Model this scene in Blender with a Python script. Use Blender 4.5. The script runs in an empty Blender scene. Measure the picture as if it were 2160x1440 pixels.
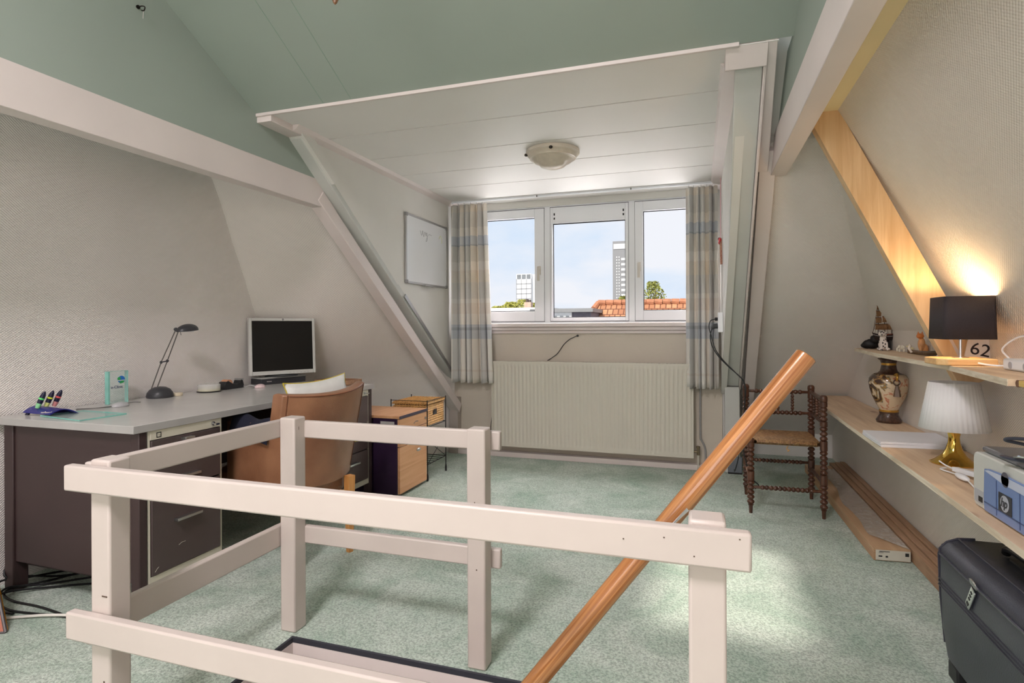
import bpy, bmesh, math, random
from mathutils import Vector, Matrix, Euler
PI = math.pi
random.seed(7)
SC = bpy.context.scene
COL = SC.collection

# ------------------------------------------------------------------ camera
FPX, YAW, ROLL = 1205.0, math.radians(18.15), 0.0044
Fv = Vector((-math.sin(YAW), math.cos(YAW), 0)); Rv = Vector((math.cos(YAW), math.sin(YAW), 0)); Zv = Vector((0, 0, 1))
right = (Rv - Zv * ROLL).normalized(); up = (Rv * ROLL + Zv).normalized()
cam_data = bpy.data.cameras.new('camera'); cam = bpy.data.objects.new('camera', cam_data); COL.objects.link(cam)
cam_data.sensor_width = 36.0; cam_data.lens = 36.0 * FPX / 2160.0; cam_data.shift_y = -31.0 / 2160.0
cam_data.clip_start = 0.02; cam_data.clip_end = 900
m = Matrix((right, up, -Fv)).transposed().to_4x4(); m.translation = Vector((0, 0, 1.13)); cam.matrix_world = m
SC.camera = cam
SC.view_settings.view_transform = 'Standard'; SC.view_settings.look = 'None'
SC.view_settings.gamma = 1.0; SC.view_settings.use_curve_mapping = False; SC.view_settings.exposure = 0.38

# ------------------------------------------------------------------ world: pale blue sky with thin cloud
W = bpy.data.worlds.new('sky'); SC.world = W; W.use_nodes = True
nt = W.node_tree; nt.nodes.clear()
tc = nt.nodes.new('ShaderNodeTexCoord'); mp = nt.nodes.new('ShaderNodeMapping'); mp.inputs['Scale'].default_value = (2.2, 2.2, 5.0)
nz = nt.nodes.new('ShaderNodeTexNoise'); nz.inputs['Scale'].default_value = 1.6; nz.inputs['Detail'].default_value = 6; nz.inputs['Roughness'].default_value = .5
cr = nt.nodes.new('ShaderNodeValToRGB'); cr.color_ramp.elements[0].position = .36; cr.color_ramp.elements[1].position = .56
cr.color_ramp.elements[0].color = (.66, .80, .98, 1); cr.color_ramp.elements[1].color = (.90, .92, .98, 1)
bg = nt.nodes.new('ShaderNodeBackground'); bg.inputs['Strength'].default_value = .76
ow = nt.nodes.new('ShaderNodeOutputWorld')
for a, b in ((tc.outputs['Generated'], mp.inputs[0]), (mp.outputs[0], nz.inputs[0]), (nz.outputs[0], cr.inputs[0]), (cr.outputs[0], bg.inputs[0]), (bg.outputs[0], ow.inputs[0])):
    nt.links.new(a, b)

# ------------------------------------------------------------------ lights: daylight through the front window, plus added fill
def area(name, loc, rot, sx, sy, power, color, portal=False):
    l = bpy.data.lights.new(name, 'AREA'); l.shape = 'RECTANGLE'; l.size = sx; l.size_y = sy; l.energy = power; l.color = color
    o = bpy.data.objects.new(name, l); COL.objects.link(o); o.location = loc; o.rotation_euler = rot
    if portal: l.cycles.is_portal = True
    return o
SUN = bpy.data.lights.new('sun', 'SUN'); SUN.energy = 3.2; SUN.angle = math.radians(2.2); SUN.color = (1, .93, .82)
so = bpy.data.objects.new('sun', SUN); COL.objects.link(so); so.location = (-3, -6, 8)
so.rotation_euler = Vector((1.05, 3.30, -3.3)).to_track_quat('-Z', 'Y').to_euler()
# area lamps: sky light above the front dormer, then added fill out of view
area('front_window_portal', (-1.0, 4.95, 1.67), (math.radians(-90), 0, 0), 2.2, 1.1, 1, (1, 1, 1), True)
area('front_sky_daylight', (-1.0, 6.1, 3.35), (math.radians(-52), 0, 0), 2.8, 1.3, 430, (1, .955, .99))
area('front_ceiling_fill', (-1.0, 7.2, -.5), (math.radians(-125), 0, 0), 3.6, 1.6, 130, (1, .97, .97))  # added lamp hidden below the sill, aimed up to brighten the dormer ceiling
area('rear_room_fill', (-1.0, -2.60, 1.55), (math.radians(90), 0, 0), 2.8, 1.5, 34, (1, .925, .90))  # added fill behind the camera; the back wall has no window
area('roof_opening_fill', (-.95, -.65, 3.36), (0, 0, 0), .8, .9, 140, (1, .90, .93))  # added fill at the unseen opening in the ceiling

# ------------------------------------------------------------------ materials
def lin(c):
    return tuple((v / 12.92 if v <= .04045 else ((v + .055) / 1.055) ** 2.4) for v in [x / 255 for x in c]) + (1,)
MATS = {}
def base_mat(name):
    M = bpy.data.materials.new(name); M.use_nodes = True
    return M, M.node_tree, M.node_tree.nodes['Principled BSDF']
def N(nt, t, **kw):
    n = nt.nodes.new(t)
    for k, v in kw.items():
        n.inputs[k].default_value = v
    return n
def coords(nt, scale=(1, 1, 1), rot=(0, 0, 0)):
    t = nt.nodes.new('ShaderNodeTexCoord'); m = nt.nodes.new('ShaderNodeMapping')
    m.inputs['Scale'].default_value = scale; m.inputs['Rotation'].default_value = rot
    nt.links.new(t.outputs['Object'], m.inputs[0]); return m.outputs[0]
def mat(name, col, rough=.55, metal=0.0, var=.06, vs=6.0, bump=0.0, bs=60.0, coat=0.0, trans=0.0, ior=1.45, alpha=1.0, emit=None, es=1.0):
    if name in MATS: return MATS[name]
    M, nt, P = base_mat(name)
    c = lin(col)
    P.inputs['Roughness'].default_value = rough; P.inputs['Metallic'].default_value = metal
    P.inputs['Coat Weight'].default_value = coat; P.inputs['Transmission Weight'].default_value = trans; P.inputs['IOR'].default_value = ior
    P.inputs['Alpha'].default_value = alpha
    co = coords(nt)
    n = N(nt, 'ShaderNodeTexNoise', Scale=vs, Detail=4.0); nt.links.new(co, n.inputs[0])
    r = nt.nodes.new('ShaderNodeValToRGB'); r.color_ramp.elements[0].position = .3; r.color_ramp.elements[1].position = .7
    r.color_ramp.elements[0].color = tuple(max(0, v * (1 - var)) for v in c[:3]) + (1,)
    r.color_ramp.elements[1].color = tuple(min(1, v * (1 + var)) for v in c[:3]) + (1,)
    nt.links.new(n.outputs[0], r.inputs[0]); nt.links.new(r.outputs[0], P.inputs['Base Color'])
    if bump:
        b = N(nt, 'ShaderNodeBump', Strength=bump, Distance=.004); n2 = N(nt, 'ShaderNodeTexNoise', Scale=bs, Detail=3.0)
        nt.links.new(co, n2.inputs[0]); nt.links.new(n2.outputs[0], b.inputs['Height']); nt.links.new(b.outputs[0], P.inputs['Normal'])
    if emit:
        P.inputs['Emission Color'].default_value = lin(emit); P.inputs['Emission Strength'].default_value = es
    MATS[name] = M; return M
def wood(name, c1, c2, axis='Y', scale=14.0, rough=.5, knots=False, coat=0.0, stretch=.06):
    if name in MATS: return MATS[name]
    M, nt, P = base_mat(name)
    s = [1, 1, 1]; s['XYZ'.index(axis)] = stretch
    co = coords(nt, tuple(v * scale for v in s))
    n = N(nt, 'ShaderNodeTexNoise', Scale=2.0, Detail=6.0, Roughness=.6, Distortion=.6); nt.links.new(co, n.inputs[0])
    r = nt.nodes.new('ShaderNodeValToRGB'); r.color_ramp.elements[0].position = .35; r.color_ramp.elements[1].position = .68
    r.color_ramp.elements[0].color = lin(c1); r.color_ramp.elements[1].color = lin(c2)
    nt.links.new(n.outputs[0], r.inputs[0]); out = r.outputs[0]
    if knots:
        v = N(nt, 'ShaderNodeTexVoronoi', Scale=4.5); s2 = [1, 1, 1]; s2['XYZ'.index(axis)] = .5
        nt.links.new(coords(nt, tuple(s2)), v.inputs['Vector'])
        r2 = nt.nodes.new('ShaderNodeValToRGB'); r2.color_ramp.elements[0].position = .03; r2.color_ramp.elements[1].position = .10
        r2.color_ramp.elements[0].color = lin((150, 96, 52)); r2.color_ramp.elements[1].color = (1, 1, 1, 1)
        nt.links.new(v.outputs['Distance'], r2.inputs[0])
        mx = nt.nodes.new('ShaderNodeMix'); mx.data_type = 'RGBA'; mx.blend_type = 'MULTIPLY'; mx.inputs['Factor'].default_value = .8
        nt.links.new(out, mx.inputs['A']); nt.links.new(r2.outputs[0], mx.inputs['B']); out = mx.outputs['Result']
    nt.links.new(out, P.inputs['Base Color']); P.inputs['Roughness'].default_value = rough; P.inputs['Coat Weight'].default_value = coat
    b = N(nt, 'ShaderNodeBump', Strength=.12, Distance=.002); nt.links.new(n.outputs[0], b.inputs['Height']); nt.links.new(b.outputs[0], P.inputs['Normal'])
    MATS[name] = M; return M
def wallpaper(name, col, pitch=.011, strength=.5, axes=('Y', 'Z')):
    M, nt, P = base_mat(name); c = lin(col)
    co = coords(nt)
    n = N(nt, 'ShaderNodeTexNoise', Scale=1.6, Detail=5.0); nt.links.new(co, n.inputs[0])
    r = nt.nodes.new('ShaderNodeValToRGB'); r.color_ramp.elements[0].position = .3; r.color_ramp.elements[1].position = .7
    r.color_ramp.elements[0].color = tuple(v * .95 for v in c[:3]) + (1,); r.color_ramp.elements[1].color = tuple(min(1, v * 1.04) for v in c[:3]) + (1,)
    nt.links.new(n.outputs[0], r.inputs[0]); nt.links.new(r.outputs[0], P.inputs['Base Color'])
    # woven glass-fibre relief: product of two sine waves along the wall
    sp = nt.nodes.new('ShaderNodeSeparateXYZ'); nt.links.new(co, sp.inputs[0])
    def sine(ax, per, ph=0):
        a = N(nt, 'ShaderNodeMath'); a.operation = 'MULTIPLY'; a.inputs[1].default_value = 2 * PI / per; nt.links.new(sp.outputs[ax], a.inputs[0])
        s = N(nt, 'ShaderNodeMath'); s.operation = 'SINE'; nt.links.new(a.outputs[0], s.inputs[0]); return s.outputs[0]
    m1 = N(nt, 'ShaderNodeMath'); m1.operation = 'MULTIPLY'
    nt.links.new(sine(axes[0], pitch * 1.25), m1.inputs[0]); nt.links.new(sine(axes[1], pitch), m1.inputs[1])
    a1 = N(nt, 'ShaderNodeMath'); a1.operation = 'ADD'; nt.links.new(m1.outputs[0], a1.inputs[0])
    n2 = N(nt, 'ShaderNodeTexNoise', Scale=70.0, Detail=2.0); nt.links.new(co, n2.inputs[0]); nt.links.new(n2.outputs[0], a1.inputs[1])
    b = N(nt, 'ShaderNodeBump', Strength=strength, Distance=.0022); nt.links.new(a1.outputs[0], b.inputs['Height']); nt.links.new(b.outputs[0], P.inputs['Normal'])
    P.inputs['Roughness'].default_value = .72
    MATS[name] = M; return M
def carpet_mat():
    M, nt, P = base_mat('mint carpet')
    co = coords(nt)
    n = N(nt, 'ShaderNodeTexNoise', Scale=2.6, Detail=10.0, Roughness=.72, Distortion=.8); nt.links.new(co, n.inputs[0])
    r = nt.nodes.new('ShaderNodeValToRGB'); e = r.color_ramp.elements; e[0].position = .34; e[1].position = .66
    e[0].color = lin((168, 194, 174)); e[1].color = lin((226, 236, 224))
    nt.links.new(n.outputs[0], r.inputs[0])
    n2 = N(nt, 'ShaderNodeTexNoise', Scale=115.0, Detail=3.0, Roughness=.7); nt.links.new(co, n2.inputs[0])
    r2 = nt.nodes.new('ShaderNodeValToRGB'); e = r2.color_ramp.elements; e[0].position = .38; e[1].position = .58
    e[0].color = (.40, .45, .42, 1); e[1].color = (1, 1, 1, 1); nt.links.new(n2.outputs[0], r2.inputs[0])
    mx = nt.nodes.new('ShaderNodeMix'); mx.data_type = 'RGBA'; mx.blend_type = 'MULTIPLY'; mx.inputs['Factor'].default_value = .8
    nt.links.new(r.outputs[0], mx.inputs['A']); nt.links.new(r2.outputs[0], mx.inputs['B']); nt.links.new(mx.outputs['Result'], P.inputs['Base Color'])
    b = N(nt, 'ShaderNodeBump', Strength=1.0, Distance=.010); nt.links.new(n2.outputs[0], b.inputs['Height']); nt.links.new(b.outputs[0], P.inputs['Normal'])
    P.inputs['Roughness'].default_value = .95; P.inputs['Sheen Weight'].default_value = .25
    return M
WHITE = mat('painted white wood', (224, 213, 209), .42, var=.035, vs=3, bump=.10, bs=26)
WHITE2 = mat('grey-white painted board', (203, 204, 199), .5, var=.04, vs=3, bump=.1, bs=30)
PLAST = mat('smooth white plaster', (224, 222, 216), .62, var=.03, vs=2, bump=.15, bs=22)
CEILW = mat('white ceiling panel', (236, 233, 229), .5, var=.02, vs=1.5)
GREEN = mat('sage green paint', (156, 167, 157), .6, var=.04, vs=1.4, bump=.05, bs=14)
CREAM = mat('cream yellow paint', (222, 210, 170), .55, var=.04, vs=2)
WALLL = wallpaper('woven wallpaper left', (238, 231, 227))
WALLR = wallpaper('woven wallpaper right', (236, 229, 221), .010, .55)
WALLF = wallpaper('woven wallpaper front', (232, 226, 220), .010, .35, ('X', 'Z'))
UNDER = mat('taupe wall under window', (208, 198, 184), .7, var=.03, vs=2, bump=.25, bs=80)
CARPET = carpet_mat()
PVC = mat('white window plastic', (238, 240, 243), .3, var=.01)
BLACK = mat('black rubber', (22, 22, 24), .5)
BLACKP = mat('black plastic', (30, 30, 32), .4)
CHROME = mat('chrome', (205, 205, 208), .18, 1.0, var=.01)
ALU = mat('brushed aluminium', (190, 190, 190), .35, 1.0, var=.02)
PINE = wood('pine board', (208, 178, 146), (232, 207, 176), 'Y', 16, .55, knots=True)
PINEZ = wood('pine beam', (220, 180, 132), (240, 208, 164), 'Z', 16, .5, knots=True)
CUTW = wood('sawn plywood edge', (206, 190, 164), (240, 230, 210), 'Y', 30, .7)

# ------------------------------------------------------------------ mesh builder
ORG = {}
class MB:
    def __init__(s): s.v = []; s.f = []; s.mi = []; s.cur = 0
    def add(s, vs, fs):
        o = len(s.v); s.v += [Vector(p) for p in vs]; s.f += [[o + i for i in f] for f in fs]; s.mi += [s.cur] * len(fs); return s
    def box(s, x0, x1, y0, y1, z0, z1):
        return s.add([(x0, y0, z0), (x1, y0, z0), (x1, y1, z0), (x0, y1, z0), (x0, y0, z1), (x1, y0, z1), (x1, y1, z1), (x0, y1, z1)],
                     [[0, 3, 2, 1], [4, 5, 6, 7], [0, 1, 5, 4], [1, 2, 6, 5], [2, 3, 7, 6], [3, 0, 4, 7]])
    def hexa(s, a, b):   # two quads (4 corners each, same order)
        return s.add(list(a) + list(b), [[3, 2, 1, 0], [4, 5, 6, 7], [0, 1, 5, 4], [1, 2, 6, 5], [2, 3, 7, 6], [3, 0, 4, 7]])
    def beam(s, p0, p1, u, v):  # u, v: full width vectors, p0/p1 centres
        p0, p1, u, v = map(Vector, (p0, p1, u, v)); q = [(-.5, -.5), (.5, -.5), (.5, .5), (-.5, .5)]
        return s.hexa([p0 + u * a + v * b for a, b in q], [p1 + u * a + v * b for a, b in q])
    def prism(s, poly, ext):   # 3-D planar polygon extruded by a vector
        poly = [Vector(p) for p in poly]; n = len(poly); e = Vector(ext)
        return s.add(poly + [p + e for p in poly], [list(range(n))[::-1], list(range(n, 2 * n))] + [[i, (i + 1) % n, n + (i + 1) % n, n + i] for i in range(n)])
    def tube(s, pts, r, n=8, cap=True):
        pts = [Vector(p) for p in pts]; rs = r if isinstance(r, (list, tuple)) else [r] * len(pts); vs = []; fs = []
        prev = None
        for i, p in enumerate(pts):
            t = (pts[min(i + 1, len(pts) - 1)] - pts[max(i - 1, 0)]).normalized()
            if prev is None: a = Vector((0, 0, 1)) if abs(t.z) < .9 else Vector((1, 0, 0)); u = t.cross(a).normalized()
            else: u = (prev - t * prev.dot(t)).normalized()
            prev = u; w = t.cross(u)
            vs += [p + (u * math.cos(2 * PI * k / n) + w * math.sin(2 * PI * k / n)) * rs[i] for k in range(n)]
        for i in range(len(pts) - 1):
            fs += [[i * n + k, i * n + (k + 1) % n, (i + 1) * n + (k + 1) % n, (i + 1) * n + k] for k in range(n)]
        if cap: fs += [list(range(n))[::-1], list(range((len(pts) - 1) * n, len(pts) * n))]
        return s.add(vs, fs)
    def lathe(s, prof, c=(0, 0, 0), n=28, sx=1, sy=1, fn=None):
        vs = []; fs = []; c = Vector(c)
        for r, z in prof:
            for k in range(n):
                a = 2 * PI * k / n; rr = r * (fn(a) if fn else 1); vs.append(c + Vector((rr * math.cos(a) * sx, rr * math.sin(a) * sy, z)))
        m = len(prof)
        for i in range(m - 1): fs += [[i * n + k, i * n + (k + 1) % n, (i + 1) * n + (k + 1) % n, (i + 1) * n + k] for k in range(n)]
        fs += [list(range(n))[::-1], list(range((m - 1) * n, m * n))]
        return s.add(vs, fs)
    def ell(s, c, r, n=14, rot=None):
        c = Vector(c); vs = []; m = n // 2 + 1; R = rot.to_matrix() if rot else None
        for i in range(m + 1):
            th = PI * i / m
            for k in range(n):
                q = Vector((r[0] * math.sin(th) * math.cos(2 * PI * k / n), r[1] * math.sin(th) * math.sin(2 * PI * k / n), r[2] * math.cos(th)))
                if i in (0, m): q = Vector((0, 0, r[2] * math.cos(th))) + q * .001
                vs.append(c + (R @ q if R else q))
        fs = [[i * n + k, (i + 1) * n + k, (i + 1) * n + (k + 1) % n, i * n + (k + 1) % n] for i in range(m) for k in range(n)]
        fs += [list(range(n)), list(range(m * n, (m + 1) * n))[::-1]]
        return s.add(vs, fs)
    def grid(s, fn, nu, nv, thick=None):  # fn(u,v)->point ; optional closed thickness vector/function
        vs = [Vector(fn(i / nu, j / nv)) for i in range(nu + 1) for j in range(nv + 1)]
        idx = lambda i, j: i * (nv + 1) + j
        fs = [[idx(i, j), idx(i + 1, j), idx(i + 1, j + 1), idx(i, j + 1)] for i in range(nu) for j in range(nv)]
        if thick is None: return s.add(vs, fs)
        o = len(vs); t = [v + (Vector(thick(v)) if callable(thick) else Vector(thick)) for v in vs]
        fs2 = [[o + q for q in f][::-1] for f in fs]; e = []
        for i in range(nu): e += [[idx(i + 1, 0), idx(i, 0), o + idx(i, 0), o + idx(i + 1, 0)], [idx(i, nv), idx(i + 1, nv), o + idx(i + 1, nv), o + idx(i, nv)]]
        for j in range(nv): e += [[idx(0, j), idx(0, j + 1), o + idx(0, j + 1), o + idx(0, j)], [idx(nu, j + 1), idx(nu, j), o + idx(nu, j), o + idx(nu, j + 1)]]
        return s.add(vs + t, fs + fs2 + e)
    def floor(s, z):
        for v in s.v: v.z = max(v.z, z)
        return s
    def xf(s, M, start=0):
        for i in range(start, len(s.v)): s.v[i] = M @ s.v[i]
        return s
    def build(s, name, m, parent=None, smooth=False, bevel=0.0, org=None, sub=0):
        if parent is not None: off = ORG[parent.name]
        elif org is not None: off = Vector(org)
        else:
            xs = [v.x for v in s.v]; ys = [v.y for v in s.v]; zs = [v.z for v in s.v]
            off = Vector(((min(xs) + max(xs)) / 2, (min(ys) + max(ys)) / 2, min(zs)))
        me = bpy.data.meshes.new(name); me.from_pydata([tuple(v - off) for v in s.v], [], s.f); me.update()
        bm = bmesh.new(); bm.from_mesh(me); bmesh.ops.recalc_face_normals(bm, faces=bm.faces); bm.to_mesh(me); bm.free()
        for mm in (m if isinstance(m, (list, tuple)) else [m]): me.materials.append(mm)
        if isinstance(m, (list, tuple)): me.polygons.foreach_set('material_index', s.mi)
        if smooth:
            me.polygons.foreach_set('use_smooth', [True] * len(me.polygons)); me.set_sharp_from_angle(angle=math.radians(38 if smooth is True else smooth))
        o = bpy.data.objects.new(name, me); COL.objects.link(o)
        if parent is not None: o.parent = parent; ORG[o.name] = off
        else: o.location = off; ORG[o.name] = off
        if bevel:
            b = o.modifiers.new('bevel', 'BEVEL'); b.width = bevel; b.segments = 2; b.limit_method = 'ANGLE'; b.angle_limit = math.radians(40)
            me.polygons.foreach_set('use_smooth', [True] * len(me.polygons)); me.set_sharp_from_angle(angle=math.radians(38))
            b.harden_normals = False
        if sub: d = o.modifiers.new('sub', 'SUBSURF'); d.levels = sub; d.render_levels = sub
        return o
def tag(o, label, cat, group=None, kind=None):
    o['label'] = label; o['category'] = cat
    if group: o['group'] = group
    if kind: o['kind'] = kind
    return o
def thing(name, label, cat, loc, rotz=None, group=None):
    o = bpy.data.objects.new(name, None); COL.objects.link(o); o.empty_display_size = .1
    o.location = loc
    if rotz is not None: o.rotation_euler = (0, 0, rotz); ORG[o.name] = Vector((0, 0, 0))
    else: ORG[o.name] = Vector(loc)
    return tag(o, label, cat, group)
def struct(o): o['kind'] = 'structure'; return o
def sbox(name, m, *b, bevel=0): return struct(MB().box(*b).build(name, m, bevel=bevel))
def bez(pts, n=10):   # Catmull-Rom through points
    P = [Vector(p) for p in pts]; P = [P[0] * 2 - P[1]] + P + [P[-1] * 2 - P[-2]]; out = []
    for i in range(1, len(P) - 2):
        for k in range(n):
            t = k / n; a, b, c, d = P[i - 1], P[i], P[i + 1], P[i + 2]
            out.append(.5 * ((2 * b) + (c - a) * t + (2 * a - 5 * b + 4 * c - d) * t * t + (3 * b - a - 3 * c + d) * t ** 3))
    out.append(P[-2]); return out
def text(name, body, size, M, m, parent=None, depth=.0006, org=None, bold=False):
    cu = bpy.data.curves.new(name, 'FONT'); cu.body = body; cu.size = size; cu.align_x = 'CENTER'; cu.align_y = 'CENTER'; cu.extrude = depth
    if bold: cu.offset = size * .02
    t = bpy.data.objects.new(name, cu); COL.objects.link(t)
    dg = bpy.context.evaluated_depsgraph_get(); me = bpy.data.meshes.new_from_object(t.evaluated_get(dg)); COL.objects.unlink(t); bpy.data.objects.remove(t)
    off = ORG[parent.name] if parent else Vector(org or (0, 0, 0))
    me.transform(Matrix.Translation(-off) @ M); me.materials.clear(); me.materials.append(m)
    o = bpy.data.objects.new(name, me); COL.objects.link(o)
    if parent: o.parent = parent; ORG[o.name] = off
    return o
def frameM(origin, xdir, ydir):  # matrix whose local X/Y lie along given world directions
    x = Vector(xdir).normalized(); y = Vector(ydir).normalized(); z = x.cross(y)
    M = Matrix((x, y, z)).transposed().to_4x4(); M.translation = Vector(origin); return M

# ================================================================== SETTING
YB = -2.7
# floor with the stair opening
OX0, OX1, OY0, OY1 = -1.42, -.02, 1.115, 1.735
fl = MB().box(-3.3, OX0, YB, 5.5, -.02, 0).box(OX1, 1.2, YB, 5.5, -.02, 0).box(OX0, OX1, YB, OY0, -.02, 0).box(OX0, OX1, OY1, 5.5, -.02, 0)
struct(fl.build('floor', CARPET))
MAUVE = mat('mauve stairwell paint', (178, 160, 156), .6, var=.04)
sw = MB().box(OX0 - .06, OX0, OY0 - .06, OY1 + .06, -2.6, -.022).box(OX1, OX1 + .06, OY0 - .06, OY1 + .06, -2.6, -.022).box(OX0, OX1, OY1, OY1 + .06, -2.6, -.022).box(OX0, OX1, OY0 - .06, OY0, -2.6, -.022)
struct(sw.build('wall_stairwell', MAUVE))
sbox('floor_below', mat('dark stair floor', (120, 100, 84), .7), OX0 - .1, OX1 + .1, OY0 - .1, OY1 + .1, -2.66, -2.601)
tr = MB().box(OX0, OX1, OY1 - .012, OY1 - .0005, -.075, -.014).box(OX0 + .0005, OX0 + .012, OY0, OY1 - .012, -.075, -.014)
struct(tr.build('trim_1', WHITE))
tr = MB().box(OX0, OX1, OY1 - .011, OY1 - .001, -.013, .004).box(OX0 + .001, OX0 + .011, OY0, OY1 - .011, -.013, .004)
struct(tr.build('trim_2', mat('dark carpet edge strip', (52, 54, 62), .6)))

# left wall: leans out below the seam, almost upright above it
def LX(z): return -2.93 + z / .91 * .06 if z < .91 else -2.87 + (z - .91) * .1
CREASE = [(-2.93, 3.78, 0), (-2.89, 3.62, .69), (-2.872, 3.36, .91), (-2.838, 3.107, 1.233), (-2.817, 3.0, 1.444), (-2.797, 2.889, 1.642), (-2.772, 2.762, 1.89), (-2.748, 2.613, 2.133)]
def wl(u, v):
    k = v * (len(CREASE) - 1); i = min(int(k + 1e-9), len(CREASE) - 2); t = k - i
    a = Vector(CREASE[i]).lerp(Vector(CREASE[i + 1]), t); x = LX(a.z) if a.z >= .9 else a.x
    return Vector((x, YB + (a.y - YB) * u, a.z))
struct(MB().grid(wl, 4, 7, (-.06, 0, 0)).build('wall_left', WALLL))
# front-left slope: warped patch between the soft hip and the dormer
RE = [(-2.12, 4.78, 0), (-2.12, 4.78, .69)] + [(-2.2, 4.78 - (z - .69) * 1.42, z) for z in (.91, 1.233, 1.444, 1.642, 1.89, 2.133)]
def patch(u, v):
    k = u * (len(CREASE) - 1); i = min(int(k + 1e-9), len(CREASE) - 2); t = k - i
    a = Vector(CREASE[i]).lerp(Vector(CREASE[i + 1]), t); b = Vector(RE[i]).lerp(Vector(RE[i + 1]), t)
    if a.z >= .9: a.x = LX(a.z)
    return a.lerp(b, v)
lo = struct(MB().grid(patch, 28, 10, (-.03, .05, 0)).build('wall_front_left', WALLF, smooth=30))

# right wall: knee wall and steep slope
def fz(y): return .69 + .72 * (4.78 - y)
def fy(z): return 4.78 - (z - .69) / .72
w = MB()
w.prism([(1.07, YB, 0), (1.07, fy(.2), 0), (1.07, fy(.2), .2), (1.062, fy(1.1), 1.1), (1.062, YB, 1.1)], (.06, 0, 0))
w.prism([(1.062, YB, 1.1), (1.062, fy(1.1), 1.1), (.555, fy(2.03), 2.03), (.555, YB, 2.03)], (.06, 0, .03))
struct(w.build('wall_right', WALLR))
w = MB().prism([(.2, fy(.2), .2), (1.07, fy(.2), .2), (1.062, fy(1.1), 1.1), (.555, fy(2.03), 2.03), (.2, fy(2.03), 2.03)], (0, .05, .06))
struct(w.build('wall_front_right', WALLF))
sbox('wall_knee_right', PLAST, .2, 1.1, fy(.2), fy(.2) + .05, 0, .2)
sbox('wall_alcove_side', PLAST, .17, .2, 4.80, 5.46, 0, .75)
# strip ceilings outside the purlins
sbox('ceiling_strip_right', CREAM, .37, .60, YB, 3.1, 2.03, 2.06)
sbox('ceiling_strip_left', GREEN, -2.80, -2.22, YB, 3.0, 2.06, 2.09)
# upright boards above the purlins, slope, ridge
up = [(YB, 2.03), (3.0, 2.03), (2.70, 2.262), (2.43, 2.262), (.6, 3.32), (-1.5, 3.32), (YB, 2.62)]
struct(MB().prism([(-2.2, y, z) for y, z in up], (-.02, 0, 0)).build('wall_upper_left', GREEN))
struct(MB().prism([(.35, y, z) for y, z in up], (.02, 0, 0)).build('wall_upper_right', GREEN))
struct(MB().prism([(-2.24, 2.43, 2.245), (.385, 2.43, 2.245), (.385, .6, 3.3), (-2.24, .6, 3.3)], (0, .03, .05)).build('ceiling_slope', GREEN))
struct(MB().box(-2.24, .385, -1.5, -1.1, 3.3, 3.35).box(-2.24, .385, -.2, .62, 3.3, 3.35).box(-2.24, -1.25, -1.1, -.2, 3.3, 3.35).box(-.68, .385, -1.1, -.2, 3.3, 3.35).build('ceiling', GREEN))  # unseen opening placed so the sun lands as a patch on the carpet
struct(MB().prism([(-2.24, -1.5, 3.3), (.385, -1.5, 3.3), (.385, YB, 2.6), (-2.24, YB, 2.6)], (0, -.02, .04)).build('ceiling_rear', GREEN))
sbox('wall_back', PLAST, -3.3, 1.2, YB - .05, YB, 0, 2.7)
# thin seam battens in the green slope
for x, i in ((-1.78, 3), (-1.62, 4)):
    n = Vector((0, -.5, -.87)) * .0035
    struct(MB().beam((x, 2.42, 2.25 + .0), (x, .7, 3.243), (.0025, 0, 0), (0, -.0006, -.001)).build('trim_%d' % i, mat('sage green seam', (138, 160, 144), .7)))
# purlins
struct(MB().box(-2.272, -2.198, YB, 3.13, 1.87, 2.032).build('trim_5', WHITE, bevel=.003))
struct(MB().box(.338, .412, YB, 3.10, 1.87, 2.032).build('trim_6', WHITE, bevel=.003))

# dormer ceiling boards
bys = [2.43, 2.868, 3.31, 3.733, 4.17, 4.62, 4.92]
c = MB()
for a, b in zip(bys, bys[1:]): c.box(-2.19, .30, a + .0045, b - .0045, 2.24, 2.262)
c.box(-2.19, .30, 2.43, 4.92, 2.2625, 2.28)
struct(c.build('ceiling_dormer', CEILW, bevel=.0015))
struct(MB().box(-2.2, .155, 2.422, 2.436, 2.234, 2.262).build('trim_7', WHITE, bevel=.002))
struct(MB().box(-2.205, -2.11, 2.432, 2.74, 2.205, 2.242).build('trim_8', WHITE, bevel=.002))
struct(MB().prism([(-2.12, 2.6, 2.24), (-2.07, 2.6, 2.24), (-2.085, 2.6, 2.222), (-2.12, 2.6, 2.205)], (0, 2.2, 0)).build('trim_9', WHITE))
struct(MB().prism([(.165, 2.575, 2.24), (.09, 2.575, 2.24), (.10, 2.575, 2.225), (.165, 2.575, 2.20)], (0, 2.22, 0)).build('trim_10', WHITE))
struct(MB().prism([(.105, 2.434, 2.243), (.105, 2.505, 2.176), (.105, 2.57, 2.20), (.105, 2.57, 2.262), (.105, 2.434, 2.262)], (.158, 0, 0)).build('trim_11', WHITE, bevel=.002))
struct(MB().prism([(.16, fy(2.0), 2.0), (.62, fy(2.0), 2.0), (.62, fy(2.66), 2.66), (.16, fy(2.66), 2.66)], (0, .04, .05)).build('ceiling_slope_right', PLAST))
struct(MB().prism([(-2.8, fy(2.0), 2.0), (-2.1, fy(2.0), 2.0), (-2.1, fy(2.66), 2.66), (-2.8, fy(2.66), 2.66)], (0, .04, .05)).build('ceiling_slope_left', PLAST))
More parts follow.
